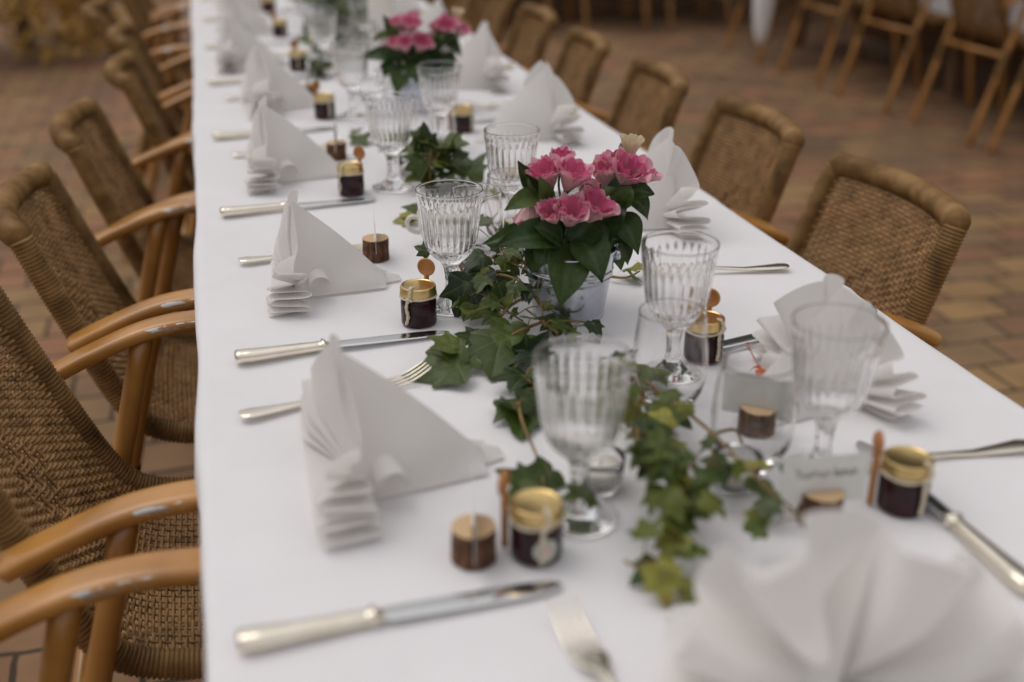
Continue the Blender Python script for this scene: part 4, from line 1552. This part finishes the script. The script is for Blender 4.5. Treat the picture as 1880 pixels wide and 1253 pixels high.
ivy_sprig('ivy tuft standing in the table middle behind the sharp goblet', [[(830, 330, 0.01), (800, 310, 0.03), (775, 285, 0.04), (760, 275, 0.035)], [(790, 340, 0.01), (790, 300, 0.05), (800, 275, 0.05)]],
          [(770, 285, 0.05, 745, 265, 0.06, 0.045, 0.6), (800, 290, 0.05, 812, 265, 0.06, 0.045, 0.4)], density=170, size=0.040, lift=0.03, spread=0.018, bright=0.42, seed=24)
ivy_sprig('single upright ivy leaf between two goblets behind the bouquet', [[(820, 325, 0.006), (850, 312, 0.012), (868, 318, 0.03)]],
          [(862, 318, 0.03, 880, 285, 0.055, 0.058, 0.35), (915, 345, 0.012, 935, 352, 0.004, 0.04, 0.15)], seed=25)
ivy_sprig('small curled ivy twig left of the third goblet', [[(645, 238, 0.004), (660, 245, 0.012), (668, 262, 0.006)]],
          [(655, 240, 0.014, 640, 238, 0.012, 0.03, 0.6), (662, 250, 0.012, 672, 266, 0.006, 0.03, 0.45)], seed=27)
ivy_sprig('wispy ivy tangle behind the sharp goblet, near the plain glass', [[(905, 460, 0.012), (915, 435, 0.03), (905, 405, 0.03), (920, 390, 0.02)], [(900, 455, 0.01), (915, 460, 0.03), (950, 450, 0.02)]], density=110, size=0.03, lift=0.03, spread=0.014, bright=0.3, seed=29)
ivy_sprig('far dark ivy trail beyond the fifth jam jar', [[(560, 130, 0.01), (590, 128, 0.015), (620, 120, 0.02)], [(590, 100, 0.02), (600, 70, 0.03), (580, 60, 0.02)]], density=70, size=0.05, lift=0.04, spread=0.03, bright=0.4, seed=31)
ivy_sprig('far ivy trail behind the rear bouquet', [[(700, 80, 0.02), (660, 60, 0.03), (640, 40, 0.03)], [(650, 70, 0.02), (620, 40, 0.04), (600, 20, 0.03)]], density=90, size=0.055, lift=0.07, spread=0.04, bright=0.3, seed=33)


# ------------------------------------------------------------------ bucket bouquets
def petal_bloom(mb, c_, ax, Rr, depth, cream, openness, rr, layers=3):
    ax = Vector(ax).normalized()
    e1 = ax.orthogonal().normalized()
    e2 = ax.cross(e1)
    c_ = Vector(c_)
    H = Rr * 2.0
    for L in range(layers):
        k = L / max(1, layers - 1)                      # 0 outermost
        npet = 5 if L < 2 else 4
        a0 = rr.uniform(0, 6)
        for q in range(npet):
            a_ = a0 + 2 * PI * q / npet + rr.uniform(-0.12, 0.12)
            half = (PI / npet) * rr.uniform(1.25, 1.5)
            op = openness * (1 - 0.45 * k) * rr.uniform(0.85, 1.12)
            hh = H * (1 - 0.06 * k) * rr.uniform(0.92, 1.05)
            f1, f2, ph = rr.uniform(1.6, 2.8), rr.uniform(4, 6), rr.uniform(0, 6)
            dd = depth * 0.62 + 0.10 * k + rr.uniform(-0.08, 0.06)

            def fn(u, v_):
                s_ = (u - 0.5) * 2
                wid = math.sin(PI * min(0.5, 0.16 + 0.42 * v_)) * (1.0 if v_ < 0.8 else 1 - 0.25 * ((v_ - 0.8) / 0.2) * s_ * s_)
                th = a_ + s_ * half * wid
                r_ = Rr * (0.10 + 0.72 * (1 - 0.38 * k) * math.sin(PI / 2 * v_) ** 0.8 + op * 0.55 * max(0, v_ - 0.55) ** 1.4 * 1.6)
                ruf = (v_ ** 3) * Rr
                r_ += ruf * (0.15 * math.sin(f1 * s_ * 1.6 + ph) + 0.06 * math.sin(f2 * s_ * 1.6 + 2 * ph)) + 0.03 * Rr * s_ * s_ * (1 - k)
                h_ = hh * (v_ - 0.16 * op * v_ ** 3) - hh * 0.13 * s_ * s_ * v_ + ruf * 0.10 * math.sin(f2 * s_ * 1.3 + ph)
                return c_ + ax * h_ + e1 * (r_ * math.cos(th)) + e2 * (r_ * math.sin(th))

            def cl(u, v_):
                s_ = abs(u - 0.5) * 2
                return (min(1, max(0, -0.02 + 0.20 * v_ ** 2 - 0.06 * s_ + 0.48 * k)), max(0.02, min(1, dd * 0.6)), min(1, cream * 1.12) + (0.25 * (1 - v_) ** 2 if cream < 0.5 else 0))
            mb.grid(fn, 17, 13, False, cl)


def blade_leaf(mb, a_, e_, width, up, droop, gt, rr, n=14):
    a_, e_ = Vector(a_), Vector(e_)
    up = Vector(up).normalized()
    ph = rr.uniform(0, 6)

    def fn(u, v_):
        s_ = (u - 0.5) * 2
        mid = a_.lerp(e_, v_) + up * (droop * 4 * v_ * (1 - v_))
        tg = (e_ - a_) + up * (droop * 4 * (1 - 2 * v_))
        sd = tg.cross(up)
        sd = sd.normalized() if sd.length > 1e-6 else Vector((1, 0, 0))
        nn = sd.cross(tg).normalized()
        wv_ = width * 0.5 * (math.sin(PI * v_ ** 0.78) ** 1.05) * (1 - 0.25 * v_ ** 3) * 1.10 + 0.0005
        return mid + sd * (s_ * wv_) + nn * (abs(s_) ** 1.3 * wv_ * 0.38 + 0.06 * width * math.sin(7 * v_ + ph + s_) * abs(s_))

    def cl(u, v_):
        s_ = abs(u - 0.5) * 2
        vein = 1.0 if s_ < 0.05 else (0.28 if abs(((v_ * 7 - s_ * 1.6) % 1) - 0.5) < 0.09 else 0.0)
        return (vein * 0.75, gt, v_)
    mb.grid(fn, 9, n, False, cl)


def make_bouquet():
    root = empty('flower_bucket')
    rr = random.Random(11)
    bu = MB()
    prof = [(0.0, 0.0015), (0.040, 0.0015), (0.0415, 0.0), (0.0432, 0.0), (0.0436, 0.003), (0.0428, 0.0042)]
    for k in range(30):
        z = 0.0045 + 0.078 * k / 29
        r_ = 0.0428 + 0.0127 * (z / 0.0825)
        if any(abs(z - q) < 0.0011 for q in (0.052, 0.057, 0.062)):
            r_ += 0.0015
        prof.append((r_, z))
    prof += [(0.0562, 0.084), (0.0575, 0.0855), (0.0575, 0.0873), (0.0562, 0.0880), (0.0550, 0.0868)]
    prof += [(0.0545, 0.080), (0.050, 0.05), (0.044, 0.012), (0.0, 0.010)]
    bu.lathe(prof, 72)
    bk_ = bu.obj('bucket', M['zinc'], root, angle=R(50))
    hd = MB()
    hp = []
    for k in range(21):
        a_ = PI * k / 20
        hp.append((0.0590 * math.cos(a_), 0.030 * math.sin(a_) + 0.0, 0.0800 + 0.010 * math.sin(a_)))
    hp = [Vector(q) for q in hp]
    rot = Matrix.Rotation(R(-25), 3, 'Z')
    hd.tube([rot @ q for q in hp], 0.0013, 8)
    for sg in (-1, 1):
        q = rot @ Vector((sg * 0.057, 0, 0.078))
        hd.lathe([(0.0, -0.006), (0.004, -0.005), (0.0045, 0.0), (0.004, 0.005), (0.0, 0.006)], 10, None, tuple(q))
    hd.obj('bail_handle', M['zinc'], root)
    so = MB()
    so.lathe([(0.0, 0.074), (0.03, 0.075), (0.0535, 0.070)], 32)
    so.obj('moss', M['bark'], root)

    def loc(px, py, dy=0.0):
        """offset from the bucket's foot for something dy beyond its axis, seen at a pixel of the photograph"""
        r = rgt * (px - 940) - upv * (py - 626.5) + fwd * FPX
        t_ = (1.188 + dy) / r.y
        return Vector((r.x * t_ - BX, dy, CAM_H + r.z * t_))
    blooms = [  # px, py of the base of the bloom, dy, axis, radius, depth, cream, open
        (1012, 345, 0.00, (-0.35, -0.25, 0.9), 0.0190, 0.40, 0.0, 0.9),
        (1040, 352, -0.012, (0.20, -0.30, 0.9), 0.0205, 0.30, 0.0, 1.0),
        (1028, 318, 0.020, (0.05, -0.10, 1.0), 0.0150, 0.42, 0.0, 0.45),
        (1018, 412, -0.030, (-0.35, -0.45, 0.8), 0.0165, 0.02, 0.0, 0.4),
        (1042, 415, -0.035, (0.02, -0.50, 0.85), 0.0195, 0.18, 0.0, 0.7),
        (1072, 410, -0.022, (0.35, -0.40, 0.85), 0.0225, 0.32, 0.0, 1.0),
        (975, 372, -0.012, (-0.25, -0.35, -0.75), 0.0160, 0.10, 0.0, 0.5),
        (1116, 345, 0.020, (-0.30, -0.20, 0.95), 0.0185, 0.02, 0.0, 0.5),
        (1140, 345, 0.005, (0.18, -0.45, 0.85), 0.0225, 0.40, 0.0, 1.05),
        (1128, 335, 0.028, (0.0, 0.0, 1.0), 0.0190, 0.22, 0.0, 0.9),
        (1162, 342, 0.022, (0.55, -0.2, 0.75), 0.0175, 0.25, 0.0, 0.8),
        (1156, 290, 0.035, (0.05, -0.05, 1.0), 0.0140, 0.0, 0.92, 0.35),
        (1000, 400, 0.020, (-0.2, 0.3, 0.9), 0.017, 0.3, 0.0, 0.7),
        (1085, 380, 0.040, (0.1, 0.4, 0.9), 0.018, 0.35, 0.0, 0.8),
    ]
    stm = MB()
    for (px, py, dy, ax, Rr, dp, cr, op) in blooms:
        b_ = MB()
        c_ = loc(px, py, dy)
        petal_bloom(b_, c_, ax, Rr, dp, cr, op, rr, 3 if Rr > 0.0155 else 2)
        fl = b_.obj('bloom', M['petal'], root)
        ax = Vector(ax).normalized()
        base = Vector((c_.x * 0.25, c_.y * 0.25, 0.072))
        k1 = c_ - ax * 0.016
        stm.tube(smooth_path([base, base.lerp(k1, 0.6) + Vector((0, 0, 0.006)), k1, c_], 5), 0.0015, 7)
        ca = MB()
        e1 = ax.orthogonal().normalized()
        e2 = ax.cross(e1)
        for q in range(5):
            a_ = 2 * PI * q / 5
            o_ = e1 * math.cos(a_) + e2 * math.sin(a_)
            ca.tube([c_ - ax * 0.002 + o_ * 0.0012, c_ + ax * 0.004 + o_ * 0.0045, c_ + ax * 0.016 + o_ * (Rr * 0.45)], lambda u: 0.0017 * (1 - 0.85 * u), 5)
        ca.obj('sepals', M['greenstem'], fl)
    bd = MB()
    for (px, py, dy, dx) in ((973, 345, 0.0, -0.25), (1168, 330, -0.01, 0.35), (1140, 282, 0.03, -0.1)):
        c_ = loc(px, py, dy)
        d_ = Vector((dx, -0.1, 1)).normalized()
        bd.tube([c_ - d_ * 0.013, c_ - d_ * 0.007, c_, c_ + d_ * 0.008, c_ + d_ * 0.013], [0.001, 0.0042, 0.0046, 0.0028, 0.0005], 8)
        stm.tube(smooth_path([Vector((c_.x * 0.3, c_.y * 0.3, 0.074)), c_.lerp(Vector((0, 0, 0.1)), 0.4), c_ - d_ * 0.012], 5), 0.0012, 6)
    bd.obj('buds', M['greenstem'], root)
    stm.obj('stems', M['greenstem'], root)
    leaves = [  # base px,py,dy  tip px,py,dy  width droop tint
        (1042, 448, -0.030, 1028, 566, -0.070, 0.046, 0.012, 0.75),
        (1060, 440, -0.030, 1104, 520, -0.075, 0.042, 0.014, 0.5),
        (1028, 440, -0.025, 908, 455, -0.050, 0.036, 0.020, 0.35),
        (1015, 425, -0.010, 886, 450, -0.020, 0.024, 0.016, 0.7),
        (990, 360, -0.005, 926, 388, -0.025, 0.022, 0.008, 1.0),
        (992, 362, 0.000, 950, 296, -0.005, 0.026, -0.006, 0.4),
        (1112, 355, 0.000, 1200, 359, -0.020, 0.034, 0.010, 0.35),
        (1140, 360, 0.010, 1190, 406, 0.000, 0.024, 0.016, 0.3),
        (1055, 448, -0.020, 1156, 365, -0.020, 0.048, 0.006, 0.2),
        (1045, 445, -0.030, 1108, 395, -0.030, 0.040, 0.006, 0.35),
        (1030, 445, -0.035, 980, 415, -0.055, 0.030, 0.006, 0.3),
        (1128, 400, 0.010, 1170, 468, -0.010, 0.034, 0.014, 0.55),
        (985, 455, -0.030, 975, 505, -0.045, 0.026, 0.008, 0.6),
        (1005, 450, -0.035, 985, 495, -0.055, 0.028, 0.010, 0.55),
        (1120, 450, 0.000, 1140, 497, -0.010, 0.020, 0.006, 0.8),
        (1135, 440, 0.010, 1153, 488, 0.000, 0.018, 0.006, 0.3),
        (1000, 392, -0.010, 990, 325, -0.030, 0.022, 0.006, 1.0),
        (1125, 385, -0.005, 1102, 345, 0.000, 0.022, 0.010, 0.9),
        (1130, 385, -0.015, 1160, 345, -0.030, 0.022, 0.010, 0.8),
        (1065, 380, 0.0, 1100, 360, 0.03, 0.03, 0.01, 0.3),
        (1020, 430, 0.03, 960, 420, 0.08, 0.036, 0.02, 0.3),
        (1080, 430, 0.04, 1120, 420, 0.10, 0.036, 0.02, 0.4),
        (1050, 430, 0.04, 1040, 425, 0.10, 0.036, 0.02, 0.3),
        (1090, 440, -0.005, 1150, 420, 0.02, 0.036, 0.012, 0.15),
        (1070, 450, -0.035, 1135, 440, -0.040, 0.036, 0.006, 0.1),
        (1010, 440, -0.02, 950, 405, 0.0, 0.03, 0.012, 0.25),
        (1065, 430, -0.02, 1075, 385, -0.03, 0.04, 0.0, 0.15),
        (1040, 430, -0.02, 1030, 395, -0.03, 0.04, 0.0, 0.1),
    ]
    for (ax_, ay_, ad, tx, ty, td, wd, dr, gt) in leaves:
        lf = MB()
        a_, e_ = loc(ax_, ay_, ad), loc(tx, ty, td)
        blade_leaf(lf, a_, e_, wd, Vector((0, -0.75, 0.65)), dr, gt, rr)
        lf.obj('leaf', M['bouquet_leaf'], root)
    return root


BX = 0.388
bq = make_bouquet()
bq.location = (BX, 1.188, TZ + 0.0004)
tag(bq, 'sharp galvanised bucket of pink lisianthus with one cream bud', 'bouquet', 'buckets of pink flowers')
b2 = copy_tree(bq)
b2.location = (0.418, 2.36, TZ + 0.0004)
b2.rotation_euler.z = R(-20)
tag(b2, 'blurred bucket of pink flowers farther up the table', 'bouquet', 'buckets of pink flowers')
b3 = copy_tree(bq)
b3.location = (0.385, 3.60, TZ + 0.0004)
b3.rotation_euler.z = R(140)
tag(b3, 'farthest leafy flower bucket, cut by the top picture edge', 'bouquet', 'buckets of pink flowers')
